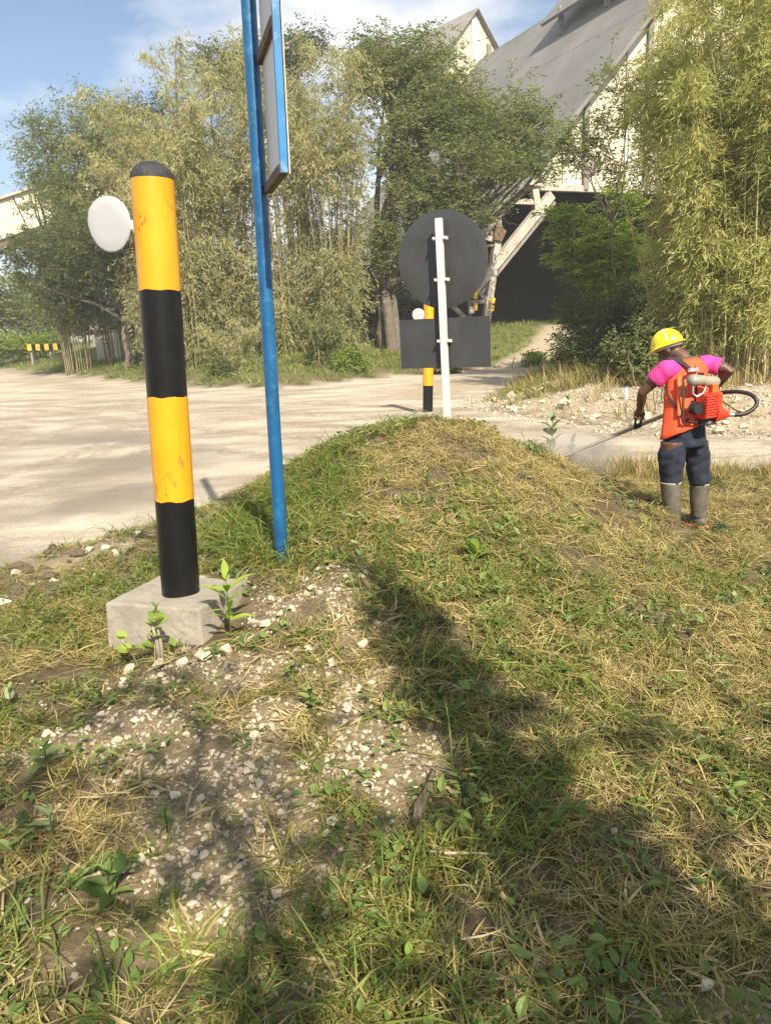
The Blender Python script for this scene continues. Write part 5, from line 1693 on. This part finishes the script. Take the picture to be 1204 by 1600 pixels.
def stump():
    q = P(246, 1000, 3.58); root = empty('broken_stalk', (q.x, q.y, hz(q.x, q.y)), 'splintered dry brown stalk in front of the concrete footing', 'stalk')
    for k, (dx, h, w) in enumerate(((0, .24, .012), (.016, .21, .010), (-.014, .17, .010), (.006, .26, .007), (-.03, .15, .006))):
        mb = MB(); mb.tube([(dx * .5, .01 * k, -.03), (dx, .01 * k - .01, h * .5), (dx * 1.4 - .012, .01 * k - .02, h)], [w, w * .9, w * .35], 6)
        mb.build('splinter', M['old_wood'], root, True)
stump()

# ------------------------------------------------------------------ the worker
def remeshed(mb, name, voxel, smooth_it=4, fac=.5):
    "fuse overlapping shapes into one continuous skin"
    tmp = bpy.data.objects.new(name + '_raw', mb.mesh(name)); COL.objects.link(tmp)
    r = tmp.modifiers.new('r', 'REMESH'); r.mode = 'VOXEL'; r.voxel_size = voxel
    if smooth_it:
        s_ = tmp.modifiers.new('s', 'SMOOTH'); s_.iterations = smooth_it; s_.factor = fac
    dg = bpy.context.evaluated_depsgraph_get()
    me = bpy.data.meshes.new_from_object(tmp.evaluated_get(dg))
    me.name = name
    old = tmp.data
    bpy.data.objects.remove(tmp); bpy.data.meshes.remove(old)
    return me

def worker():
    PF = Vector((-.42, .907, 0)).normalized()        # facing: away and to the left
    PR = Vector((PF.y, -PF.x, 0))                    # his right
    UPV = Vector((0, 0, 1))
    fl, fr_ = P(1050, 820, 6.16), P(1090, 824, 6.30)
    zg = hz(fl.x, fl.y)
    root = empty('person', ((fl.x + fr_.x) / 2, (fl.y + fr_.y) / 2, zg), 'worker in orange vest, pink shirt and yellow helmet bending over a brush cutter', 'person')
    T = Matrix.Translation(-Vector(root.location))
    def crumple(me, amp, seed):
        "cloth folds: slanting creases pushed in and out along the normals"
        n = len(me.vertices); co = np.empty(n * 3, np.float32); me.vertices.foreach_get('co', co); co = co.reshape(-1, 3).astype(float)
        no = np.empty(n * 3, np.float32); me.vertices.foreach_get('normal', no); no = no.reshape(-1, 3)
        u_ = co[:, 0] * 9 + co[:, 1] * 5; w_ = co[:, 2]
        f_ = fbm(u_ * 1.3 + w_ * 5 + seed, w_ * 9 - u_ * .7, seed, 3) - .5
        g_ = 1 - np.abs(2 * fbm(u_ * .9 - w_ * 7, w_ * 6 + u_ * .9 + seed, seed + 5, 2) - 1) * 2.2
        co = co + no * (amp * (1.3 * f_ + .8 * np.clip(g_, -1, 1)))[:, None]
        me.vertices.foreach_set('co', co.astype(np.float32).ravel()); me.update()
        return me
    def B(me, name, mat, parent=root, smooth=True):
        o = link(name, me, M[mat], parent, smooth); me.transform(T); return o
    def ell(c, hw, hd, n=24, right=PR, fwd=PF, tilt=None, p=2.0):
        out = []
        for k in range(n):
            a_ = 2 * math.pi * k / n
            ca, sa = math.cos(a_), math.sin(a_)
            out.append(c + right * (hw * math.copysign(abs(ca) ** (2 / p), ca)) + fwd * (hd * math.copysign(abs(sa) ** (2 / p), sa)))
        return out
    lean = (P(1066, 560, 6.50) - P(1068, 668, 6.25)).normalized()
    tf = (PF - lean * PF.dot(lean)).normalized()
    # torso stations (centre, half width, half depth)
    st = [(P(1067, 700, 6.26), .165, .13), (P(1068, 672, 6.26), .172, .135), (P(1069, 650, 6.28), .165, .128), (P(1070, 620, 6.34), .172, .128), (P(1071, 595, 6.40), .180, .125), (P(1071, 577, 6.44), .178, .11), (P(1069, 566, 6.47), .12, .085), (P(1065, 558, 6.49), .062, .06)]
    neck0, head = P(1064, 558, 6.49), P(1044, 544, 6.56)
    shL, shR = P(1040, 577, 6.33), P(1104, 569, 6.52)
    elL, haL = P(1003, 613, 6.43), P(999, 640, 6.56)
    elR, haR = P(1141, 577, 6.42), P(1092, 628, 6.70)
    hipL, hipR = P(1050, 690, 6.20), P(1087, 690, 6.33)
    knL, knR = P(1047, 752, 6.20), P(1092, 754, 6.33)
    anL, anR = P(1050, 808, 6.16), P(1090, 812, 6.30)
    body = MB()
    body.loft([ell(c, w * .93, d * .93, right=PR, fwd=tf) for c, w, d in st])
    body.tube([st[5][0], st[7][0], neck0.lerp(head, .6)], [.075, .062, .058], 14)
    # head: skull, jaw, nose, ears, looking down to the left
    look = (PF * .75 - PR * .35 - UPV * .55).normalized()
    hup = (UPV - look * UPV.dot(look)).normalized(); hr = look.cross(hup)
    HM = Matrix((hr, look, hup)).transposed()
    body.sphere(head, (.076, .096, .105), 16, 12, HM)
    body.sphere(head + look * .045 - hup * .065, (.052, .055, .05), 12, 8, HM)
    body.sphere(head + look * .10 - hup * .018, (.014, .02, .022), 8, 6, HM)
    body.sphere(head + look * .083 - hup * .062, (.026, .016, .012), 8, 6, HM)
    for sg in (-1, 1):
        body.sphere(head + hr * (.078 * sg) - hup * .015 - look * .005, (.012, .022, .034), 8, 6, HM)
        body.sphere(head + hr * (.03 * sg) + look * .082 + hup * .012, (.02, .012, .01), 8, 6, HM)
    for sh, el, ha in ((shL, elL, haL), (shR, elR, haR)):
        body.sphere(sh, .062)
        body.tube([sh, sh.lerp(el, .35), sh.lerp(el, .75), el, el.lerp(ha, .25), el.lerp(ha, .6), ha], [.056, .054, .045, .041, .043, .037, .028], 14)
    for hp, kn, an in ((hipL, knL, anL), (hipR, knR, anR)):
        body.tube([hp, hp.lerp(kn, .5), kn, kn.lerp(an, .35), an, Vector((an.x, an.y, an.z - .05))], [.098, .085, .06, .058, .042, .04], 14)
        body.tube([an + UPV * -.045, an + UPV * -.05 + PF * .16], [.04, .03], 10)
    # the left hand closes over the top of the loop handle, the right one on the rod in front of him
    grip_top = P(998, 647, 6.60)
    rod_dir = (P(1030, 652, 6.62) - P(872, 716, 6.95)).normalized()
    for ha, g, across, toward in ((haL, grip_top, PR, -UPV), (haR, haR + (PF * .03 - UPV * .05), rod_dir, -UPV)):
        pal = ha.lerp(g, .35)
        body.sphere(pal, (.040, .026, .036), 12, 8)
        body.tube([ha, pal], [.03, .034], 10)
        for k in range(4):
            o_ = across * (-.030 + .020 * k)
            ln = (.9, 1.05, 1.0, .78)[k]
            a_ = pal + o_ + UPV * -.008 + PF * .014
            b_ = a_ + (PF * .020 - UPV * .024) * ln
            c_ = b_ + (-PF * .012 - UPV * .026) * ln
            d_ = c_ + (-PF * .026 - UPV * .004) * ln
            body.tube([a_, b_, c_, d_], [.0095, .009, .0085, .0075], 7)
        th0 = pal - PF * .012 + across * .034 - UPV * .006
        body.tube([th0, th0 + across * .012 - UPV * .028, th0 - UPV * .05 + PF * .02], [.011, .0105, .0085], 7)
    B(remeshed(body, 'body', .0080, 2), 'body', 'skin')
    # hair
    hm = MB(); hm.sphere(head - look * .012 + hup * .012, (.083, .101, .103), 18, 12, HM)
    me = hm.mesh('hair')
    bm = bmesh.new(); bm.from_mesh(me)
    bmesh.ops.delete(bm, geom=[v for v in bm.verts if (v.co - head).dot(look) > .045 and (v.co - head).dot(hup) < .055 or (v.co - head).dot(hup) < -.055], context='VERTS')
    bm.to_mesh(me); bm.free(); B(me, 'hair', 'hair')
    # helmet: ribbed dome, brim, stripe and head band
    hel = (look * .42 + hup * .0 + UPV * 0).normalized()
    hz_up = (hup * .93 - look * .10 + UPV * .35).normalized()
    hfw = (look - hz_up * look.dot(hz_up)).normalized(); hrt = hfw.cross(hz_up)
    hc = head + hz_up * .030 + hfw * .004
    def hp_(th, ph, k=1.0): # th from the top, ph round
        return hc + (hrt * (math.cos(ph) * .108) + hfw * (math.sin(ph) * .134)) * (math.sin(th) * k) + hz_up * (.135 * math.cos(th) * k)
    rings = []
    for i in range(12):
        th = .02 + (math.pi / 2 - .02) * i / 11
        rings.append([hp_(th, 2 * math.pi * k / 36, 1 + .014 * max(0, math.cos(6 * 2 * math.pi * k / 36)) * math.sin(2 * th)) for k in range(36)])
    # brim: a lip all round, longer in front
    for ex, dz in ((.016, -.006), (.017, -.014)):
        rr_ = []
        for k in range(36):
            ph = 2 * math.pi * k / 36
            fr2 = max(0, math.sin(ph)) ** 2
            e_ = ex + (.034 * fr2)
            d_ = (hrt * math.cos(ph) + hfw * math.sin(ph)).normalized()
            rr_.append(hp_(math.pi / 2, ph) + d_ * e_ + hz_up * (dz - .012 * fr2))
        rings.append(rr_)
    inner = [[hp_(math.pi / 2, 2 * math.pi * k / 36, .96) + hz_up * -.004 for k in range(36)], [hp_(.8, 2 * math.pi * k / 36, .95) for k in range(36)]]
    mb = MB(); mb.loft(rings + inner, caps=True)
    helmet = B(mb.mesh('helmet'), 'helmet', 'helmet_yellow'); tag(helmet, 'yellow hard hat')
    mb = MB(); rings = []
    for i in range(15):
        th = -1.45 + 2.9 * i / 14
        ph = 0.35
        base = lambda k, off: hc + (hrt * (math.cos(ph) * .108) + hfw * (math.sin(ph) * .134)) * math.sin(th) * k + hz_up * (.135 * math.cos(th) * k) + (hfw * math.cos(ph) - hrt * math.sin(ph)) * off
        rings.append([base(1.012, -.009), base(1.03, -.007), base(1.03, .007), base(1.012, .009)])
    mb.loft(rings); B(mb.mesh('stripe'), 'stripe', 'helmet_stripe', helmet, False)
    mb = MB(); rings = []
    for zz, k in ((-.006, .86), (-.034, .86), (-.034, .83), (-.006, .83)):
        rings.append([hp_(math.pi / 2, 2 * math.pi * j / 30, k) + hz_up * zz for j in range(30)])
    mb.loft(rings, caps=False); B(mb.mesh('head_band'), 'head_band', 'band_white', helmet)
    # shirt: torso and short sleeves
    sh = MB()
    sh.loft([ell(c, w * 1.0, d * 1.0, right=PR, fwd=tf) for c, w, d in st[1:7]])
    for s_, el in ((shL, elL), (shR, elR)):
        e2 = s_.lerp(el, .50 if s_ is shL else .55)
        sh.sphere(s_ + UPV * -.004, .074)
        sh.tube([s_.lerp(st[5][0], .4), s_, s_.lerp(e2, .5), e2], [.075, .074, .071, .072], 16)
    B(crumple(remeshed(sh, 'shirt', .0105, 2), .009, 3), 'shirt', 'pink_cloth')
    # vest: open at the sides, hanging lower at the left
    vs_, fs_ = [], []
    st2 = [(P(1066, 671, 6.25), .182, .145)] + st[2:7]
    NA = 30
    rows = []
    for i, (c, w, d) in enumerate(st2):
        row = []
        for k in range(NA + 1):
            a_ = -math.pi / 2 + (k / NA - .5) * 2 * math.radians(112 if i < 4 else 88)   # centred on his back
            wob = 1 + .02 * math.sin(9 * a_ + i * 1.3) * (i < 4)
            p_ = c + PR * (w * 1.055 * math.cos(a_) * wob) + tf * (d * 1.10 * math.sin(a_) * wob)
            if i == 0: p_ = p_ + UPV * (.05 * math.cos(a_) - .005)
            row.append(p_)
        rows.append(row)
    mb = MB()
    for r_ in rows: mb.v += [tuple(p_) for p_ in r_]
    for i in range(len(rows) - 1):
        for k in range(NA): mb.f.append((i * (NA + 1) + k, i * (NA + 1) + k + 1, (i + 1) * (NA + 1) + k + 1, (i + 1) * (NA + 1) + k))
    tmp = bpy.data.objects.new('vest_raw', mb.mesh('vest')); COL.objects.link(tmp)
    sub = tmp.modifiers.new('u', 'SUBSURF'); sub.levels = 2; sub.render_levels = 2
    sol = tmp.modifiers.new('s', 'SOLIDIFY'); sol.thickness = .006; sol.offset = 1
    me = bpy.data.meshes.new_from_object(tmp.evaluated_get(bpy.context.evaluated_depsgraph_get())); me.name = 'vest'
    bpy.data.objects.remove(tmp)
    B(crumple(me, .006, 12), 'vest', 'orange_vest')
    # trousers: loose, bunched over the boot tops
    tr = MB()
    tr.loft([ell(c, w, d) for c, w, d in ((P(1069, 652, 6.28), .160, .125), (P(1068, 672, 6.27), .176, .142), (P(1068, 695, 6.27), .180, .145))])
    for hp, kn, sx in ((hipL, knL, -1), (hipR, knR, 1)):
        cs = [hp.lerp(st[0][0], .3) + UPV * .03, hp.lerp(kn, .3), hp.lerp(kn, .6), hp.lerp(kn, .88), kn + UPV * -.015]
        ws = [(.085, .105), (.098, .104), (.092, .092), (.086, .086), (.074, .077)]
        rr_ = []
        for i, (c, (w, d)) in enumerate(zip(cs, ws)):
            e_ = ell(c, w, d, 28)
            rr_.append([c + (p_ - c) * (1 + .045 * math.sin(5 * 2 * math.pi * k / 28 + i * 1.1 + sx)) for k, p_ in enumerate(e_)])
        tr.loft(rr_)
    B(crumple(remeshed(tr, 'trousers', .0105, 2), .014, 8), 'trousers', 'denim')
    # rubber boots
    for kn, an, k_ in ((knL, anL, 0), (knR, anR, 1)):
        top = kn + UPV * -.012
        g0 = hz(an.x, an.y)
        ankle = Vector((an.x, an.y, g0 + .10))
        bt = MB()
        rr_ = []
        for i, (t, w, d) in enumerate(((0, .082 - .012 * k_, .085), (.3, .080 - .012 * k_, .082), (.6, .070, .074), (.85, .062, .066), (1, .060, .068))):
            rr_.append(ell(top.lerp(ankle, t), w, d, 24))
        bt.loft(rr_)
        fc = ankle + PF * .03 + UPV * -.02
        bt.sphere(fc + PF * .02 - UPV * .028, (.052, .12, .052), 18, 10, Matrix((PR, PF, UPV)).transposed())
        bt.sphere(ankle - UPV * .045 - PF * .02, (.056, .060, .055), 16, 10, Matrix((PR, PF, UPV)).transposed())
        boot = B(remeshed(bt, 'boot', .007, 2), 'boot', 'boot_rubber')
        mb = MB()
        sole = []
        for zz in (g0 + .002, g0 + .026):
            sole.append([Vector((fc.x, fc.y, zz)) + PF * (.135 * math.sin(2 * math.pi * k / 24) - .005) + PR * (.056 * math.cos(2 * math.pi * k / 24)) for k in range(24)])
        mb.loft(sole); B(mb.mesh('sole'), 'sole', 'boot_sole', boot)
        mb = MB(); mb.loft([ell(top + UPV * z_, (.083 - .012 * k_) * f_, .086 * f_, 28) for z_, f_ in ((.002, 1.0), (.005, 1.008), (.008, 1.0), (.008, .95), (.002, .95))], caps=False)
        B(mb.mesh('boot_rim'), 'boot_rim', 'helmet_stripe', boot)

    # ---------------------------------------------------------------- backpack brush cutter
    bn = (-tf * .94 + PR * .0)                      # out of his back
    bc = P(1078, 615, 6.22)
    rt = empty('brush_cutter', (bc.x, bc.y, bc.z - .2), 'red backpack brush cutter with pale fuel tank and long cutting rod', 'brush cutter')
    T2 = Matrix.Translation(-Vector(rt.location))
    def C(mb, name, mat, parent=rt, smooth=False, bevel=0.0):
        o = mb.build(name, M[mat], parent, smooth, bevel); o.data.transform(T2)
        if smooth: smooth_by_angle(o, 45)
        return o
    RM = Matrix((PR, -bn, lean)).transposed()
    # orange back plate and black carrying frame
    mb = MB(); mb.box(P(1067, 618, 6.20), (.13, .03, .34), RM); C(mb, 'back_plate', 'frame_orange', bevel=.012)
    for dx, y0 in ((-.055, 0), (.085, .02)):
        p0 = P(1073, 590, 6.17) + PR * dx; p1 = P(1071, 657, 6.12) + PR * dx
        mb = MB(); mb.tube([p0 + bn * .01, p0.lerp(p1, .5) + bn * .02, p1 + bn * .02, p1 + bn * .10], .010, 8); C(mb, 'frame_tube', 'black_plastic', smooth=True)
    mb = MB(); a_, b_ = P(1066, 657, 6.06), P(1115, 661, 6.06); mb.tube([a_, a_.lerp(b_, .5) - UPV * .012, b_], .009, 8); C(mb, 'frame_foot', 'black_plastic', smooth=True)
    # fuel tank: long rounded translucent bottle
    ta, tb = P(1076, 597, 6.08), P(1121, 596, 6.12)
    ax = (tb - ta).normalized()
    mb = MB()
    rr_ = []
    L_ = (tb - ta).length
    for t, f in ((-.06, .2), (-.04, .55), (0, .85), (.08, 1), (.25, .98), (.45, .92), (.52, .96), (.6, .92), (.8, .95), (.93, .9), (1.0, .62), (1.04, .25)):
        c = ta + ax * (L_ * t)
        s_ = ax.cross(UPV).normalized()
        rr_.append([c + s_ * (.052 * f * math.cos(2 * math.pi * k / 20)) + UPV * (.047 * f * math.sin(2 * math.pi * k / 20) + (.012 if t < .5 else 0)) for k in range(20)])
    mb.loft(rr_); tank = C(mb, 'fuel_tank', 'tank_plastic', smooth=True); tag(tank, 'pale olive plastic fuel tank')
    mb = MB(); c = P(1094, 586, 6.10); mb.tube([c - UPV * .012, c + UPV * .02], .026, 14); C(mb, 'tank_cap', 'black_plastic', tank, True)
    mb = MB(); c = P(1082, 578, 6.2); mb.box(c, (.09, .025, .03), RM); C(mb, 'harness_plate', 'steel')
    # fuel hose loop
    mb = MB(); mb.tube([P(1082, 604, 6.06), P(1082, 615, 6.03), P(1088, 620, 6.02), P(1098, 614, 6.03), P(1102, 604, 6.05)], .006, 7); C(mb, 'fuel_hose', 'steel', smooth=True)
    # engine shroud with grille slats
    ec = P(1107, 633, 6.06)
    ER = (PR * .95 + bn * .3).normalized(); EB = ER.cross(UPV).normalized()
    EM = Matrix((ER, EB, UPV)).transposed()
    mb = MB(); mb.box(ec, (.150, .14, .195), EM); eng = C(mb, 'engine_shroud', 'engine_red', bevel=.018); tag(eng, 'red ribbed engine cover')
    fc_ = ec - EB * .075 if (EB.y > 0) else ec + EB * .075
    outw = (fc_ - ec).normalized()
    for k in range(9):
        p_ = fc_ + UPV * (.085 - .0205 * k) + outw * .004 - ER * .022
        mb = MB(); mb.bar(p_ - ER * .052, p_ + ER * .052, .010, .011); C(mb, 'grille_slat', 'engine_red', eng)
    mb = MB(); mb.box(fc_ - ER * .022 + outw * .0012, (.102, .002, .19), EM); C(mb, 'grille_recess', 'black_plastic', eng)
    mb = MB(); q0, q1 = ec + UPV * .10 + ER * .03, ec + UPV * .155 + ER * .03; mb.box(q0.lerp(q1, .5), (.05, .06, .07), EM); C(mb, 'engine_bracket', 'frame_orange', bevel=.006)
    # clutch cone towards the hose
    ca, cb = P(1116, 645, 6.05), P(1138, 648, 6.04)
    mb = MB(); mb.tube([ca, ca.lerp(cb, .5), cb], [.085, .05, .022], 18); C(mb, 'clutch_cone', 'engine_red', smooth=True)
    mb = MB(); mb.tube([cb, P(1149, 648, 6.03)], .016, 12); C(mb, 'hose_collar', 'steel', smooth=True)
    # starter, air filter, exhaust
    mb = MB(); c = P(1087, 638, 6.04); mb.tube([c + outw * -.03, c + outw * .045], [.052, .044], 18); C(mb, 'starter_cover', 'black_plastic', smooth=True)
    mb = MB(); c = P(1104, 658, 6.06); mb.tube([c + UPV * .03, c - UPV * .005, c - UPV * .02], [.05, .055, .07], 16); C(mb, 'muffler', 'black_plastic', smooth=True)
    mb = MB(); c = P(1108, 663, 6.04); mb.tube([c - PR * .07, c + PR * .07], .008, 8); C(mb, 'guard_bar', 'black_plastic', smooth=True)
    # flexible drive hose: a big loop to the right, back under his arm to the rod
    loop = [P(1146, 648, 6.03), P(1160, 647, 6.02), P(1173, 641, 6.02), P(1181, 632, 6.03), P(1179, 622, 6.05), P(1168, 615, 6.10), P(1150, 612, 6.17), P(1132, 613, 6.27), P(1118, 617, 6.42), P(1105, 628, 6.58), P(1088, 640, 6.66), P(1068, 645, 6.68)]
    def catmull(pts, n=6):
        out = []
        for i in range(len(pts) - 1):
            p0, p1, p2, p3 = pts[max(i - 1, 0)], pts[i], pts[i + 1], pts[min(i + 2, len(pts) - 1)]
            for k in range(n):
                t = k / n
                out.append(.5 * ((2 * p1) + (p2 - p0) * t + (2 * p0 - 5 * p1 + 4 * p2 - p3) * t * t + (3 * p1 - p0 - 3 * p2 + p3) * t ** 3))
        return out + [pts[-1]]
    mb = MB(); mb.tube(catmull(loop), .0165, 12); C(mb, 'drive_hose', 'black_plastic', smooth=True)
    mb = MB(); mb.tube(catmull([P(1122, 622, 6.10), P(1135, 632, 6.10), P(1150, 642, 6.06), P(1160, 647, 6.02)], 4), .005, 7); C(mb, 'throttle_cable', 'black_plastic', smooth=True)
    # rod, loop handle, gearbox, guard and blade
    ra, rb = P(1066, 637, 6.66), P(872, 716, 6.95)
    rd = (rb - ra).normalized()
    mb = MB(); mb.tube([ra, ra.lerp(rb, .5), rb], .017, 12); C(mb, 'rod', 'shaft_wood', smooth=True)
    lp0 = ra + rd * ((P(996, 668, 6.76) - ra).dot(rd))
    g1, g2 = P(992, 647, 6.62), P(1004, 648, 6.62)
    mb = MB(); mb.tube(catmull([lp0 - rd * .022, lp0.lerp(g2, .5) + PR * .012, g2, g1, lp0.lerp(g1, .5) - PR * .012, lp0 + rd * .022], 4), .011, 8); C(mb, 'loop_handle', 'black_plastic', smooth=True)
    mb = MB(); mb.tube([lp0 - rd * .032, lp0 + rd * .032], .023, 12); C(mb, 'handle_clamp', 'black_plastic', smooth=True)
    mb = MB(); mb.tube([rb - rd * .03, rb + rd * .03, rb + rd * .055 - UPV * .02], [.02, .032, .028], 12); C(mb, 'gearbox', 'steel', smooth=True)
    bl = rb + rd * .05 - UPV * .035
    mb = MB(); nb = (UPV * .92 - rd * .35).normalized(); s1 = nb.orthogonal().normalized(); s2 = nb.cross(s1)
    mb.loft([[bl + (s1 * math.cos(k * math.pi / 12) + s2 * math.sin(k * math.pi / 12)) * r_ + nb * z_ for k in range(24)] for r_, z_ in ((.02, .003), (.125, .002), (.125, -.001), (.02, -.002))]); C(mb, 'cutting_blade', 'rusty_brown')
    gd = rb - rd * .10 - UPV * .03
    mb = MB(); mb.add([gd + PR * .02 + UPV * .03, gd - rd * .10 + PR * .10 - UPV * .05, gd - rd * .02 + PR * .12 - UPV * .10, gd + rd * .06 + PR * .05 - UPV * .06] + [gd + PR * .02 + UPV * .036, gd - rd * .10 + PR * .10 - UPV * .044, gd - rd * .02 + PR * .12 - UPV * .094, gd + rd * .06 + PR * .05 - UPV * .054],
                       [(3, 2, 1, 0), (4, 5, 6, 7), (0, 1, 5, 4), (1, 2, 6, 5), (2, 3, 7, 6), (3, 0, 4, 7)]); C(mb, 'blade_guard', 'shaft_wood')
    # harness straps lying on the vest
    def strap(pxs, w, name='strap'):
        pts = [P(*q) for q in pxs]
        pts = catmull(pts, 4)
        mb = MB(); rings = []
        for i, p_ in enumerate(pts):
            d_ = (pts[min(i + 1, len(pts) - 1)] - pts[max(i - 1, 0)]).normalized()
            s_ = d_.cross(bn).normalized()
            rings.append([p_ + s_ * w / 2 + bn * .004, p_ - s_ * w / 2 + bn * .004, p_ - s_ * w / 2 - bn * .004, p_ + s_ * w / 2 - bn * .004])
        mb.loft(rings); return C(mb, name, 'strap_black')
    strap([(1036, 570, 6.42), (1044, 562, 6.36), (1056, 562, 6.33), (1066, 567, 6.315), (1076, 575, 6.275), (1084, 579, 6.22)], .045, 'shoulder_strap')
    strap([(1094, 556, 6.50), (1091, 562, 6.42), (1088, 572, 6.35), (1085, 579, 6.25)], .04, 'shoulder_strap')
    strap([(1037, 604, 6.34), (1042, 616, 6.245), (1050, 628, 6.20), (1059, 640, 6.16), (1066, 646, 6.13)], .026, 'side_strap')
    mb = MB(); mb.tube([P(1034, 606, 6.30), P(1032, 620, 6.24), P(1034, 630, 6.22)], .004, 6); C(mb, 'strap_tail', 'strap_black')
    mb = MB(); c = P(1064, 643, 6.12); mb.box(c, (.035, .012, .03), RM); C(mb, 'buckle', 'steel')
worker()

# dust kicked up by the blade
def dust():
    c = P(880, 722, 6.95)
    mb = MB(); mb.sphere((0, 0, 0), (.62, .5, .26), 20, 12)
    o = mb.build('dust_cloud', None, None, True) if False else link('dust_cloud', mb.mesh('dust_cloud'), None, None, True)
    o.location = c + Vector((.05, .1, .04))
    m = bpy.data.materials.new('dust'); m.use_nodes = True
    N, L = m.node_tree.nodes, m.node_tree.links
    N.remove(N['Principled BSDF'])
    pv = N.new('ShaderNodeVolumePrincipled'); pv.inputs['Color'].default_value = (.96, .90, .80, 1)
    tcn = N.new('ShaderNodeTexCoord')
    n = N.new('ShaderNodeTexNoise'); n.inputs['Scale'].default_value = 5; n.inputs['Detail'].default_value = 3
    L.new(tcn.outputs['Object'], n.inputs['Vector'])
    ln = N.new('ShaderNodeVectorMath'); ln.operation = 'LENGTH'
    mpn = N.new('ShaderNodeMapping'); mpn.inputs['Scale'].default_value = (1 / .62, 1 / .5, 1 / .26)
    L.new(tcn.outputs['Object'], mpn.inputs['Vector']); L.new(mpn.outputs['Vector'], ln.inputs[0])
    mr = N.new('ShaderNodeMapRange'); mr.inputs['From Min'].default_value = 1.0; mr.inputs['From Max'].default_value = .1; mr.inputs['To Min'].default_value = 0; mr.inputs['To Max'].default_value = 1
    L.new(ln.outputs['Value'], mr.inputs['Value'])
    r = N.new('ShaderNodeMapRange'); r.inputs['From Min'].default_value = .38; r.inputs['From Max'].default_value = .75; r.inputs['To Max'].default_value = 9.0
    L.new(n.outputs['Fac'], r.inputs['Value'])
    mu = N.new('ShaderNodeMath'); mu.operation = 'MULTIPLY'
    L.new(mr.outputs[0], mu.inputs[0]); L.new(r.outputs[0], mu.inputs[1]); L.new(mu.outputs[0], pv.inputs['Density'])
    L.new(pv.outputs[0], N['Material Output'].inputs['Volume'])
    o.data.materials.append(m)
    tag(o, 'puff of pale dust around the cutting blade', 'dust', kind='stuff')
dust()

# thin dusty air over the whole place
def haze():
    mb = MB(); mb.box((0, 55, 17.5), (260, 190, 39))
    o = link('haze', mb.mesh('haze'))
    m = bpy.data.materials.new('haze_air'); m.use_nodes = True
    N, L = m.node_tree.nodes, m.node_tree.links
    N.remove(N['Principled BSDF'])
    pv = N.new('ShaderNodeVolumePrincipled'); pv.inputs['Color'].default_value = (.93, .94, .95, 1); pv.inputs['Density'].default_value = .0012
    L.new(pv.outputs[0], N['Material Output'].inputs['Volume'])
    o.data.materials.append(m)
    tag(o, 'thin dusty haze in the air', 'haze', kind='stuff')
haze()
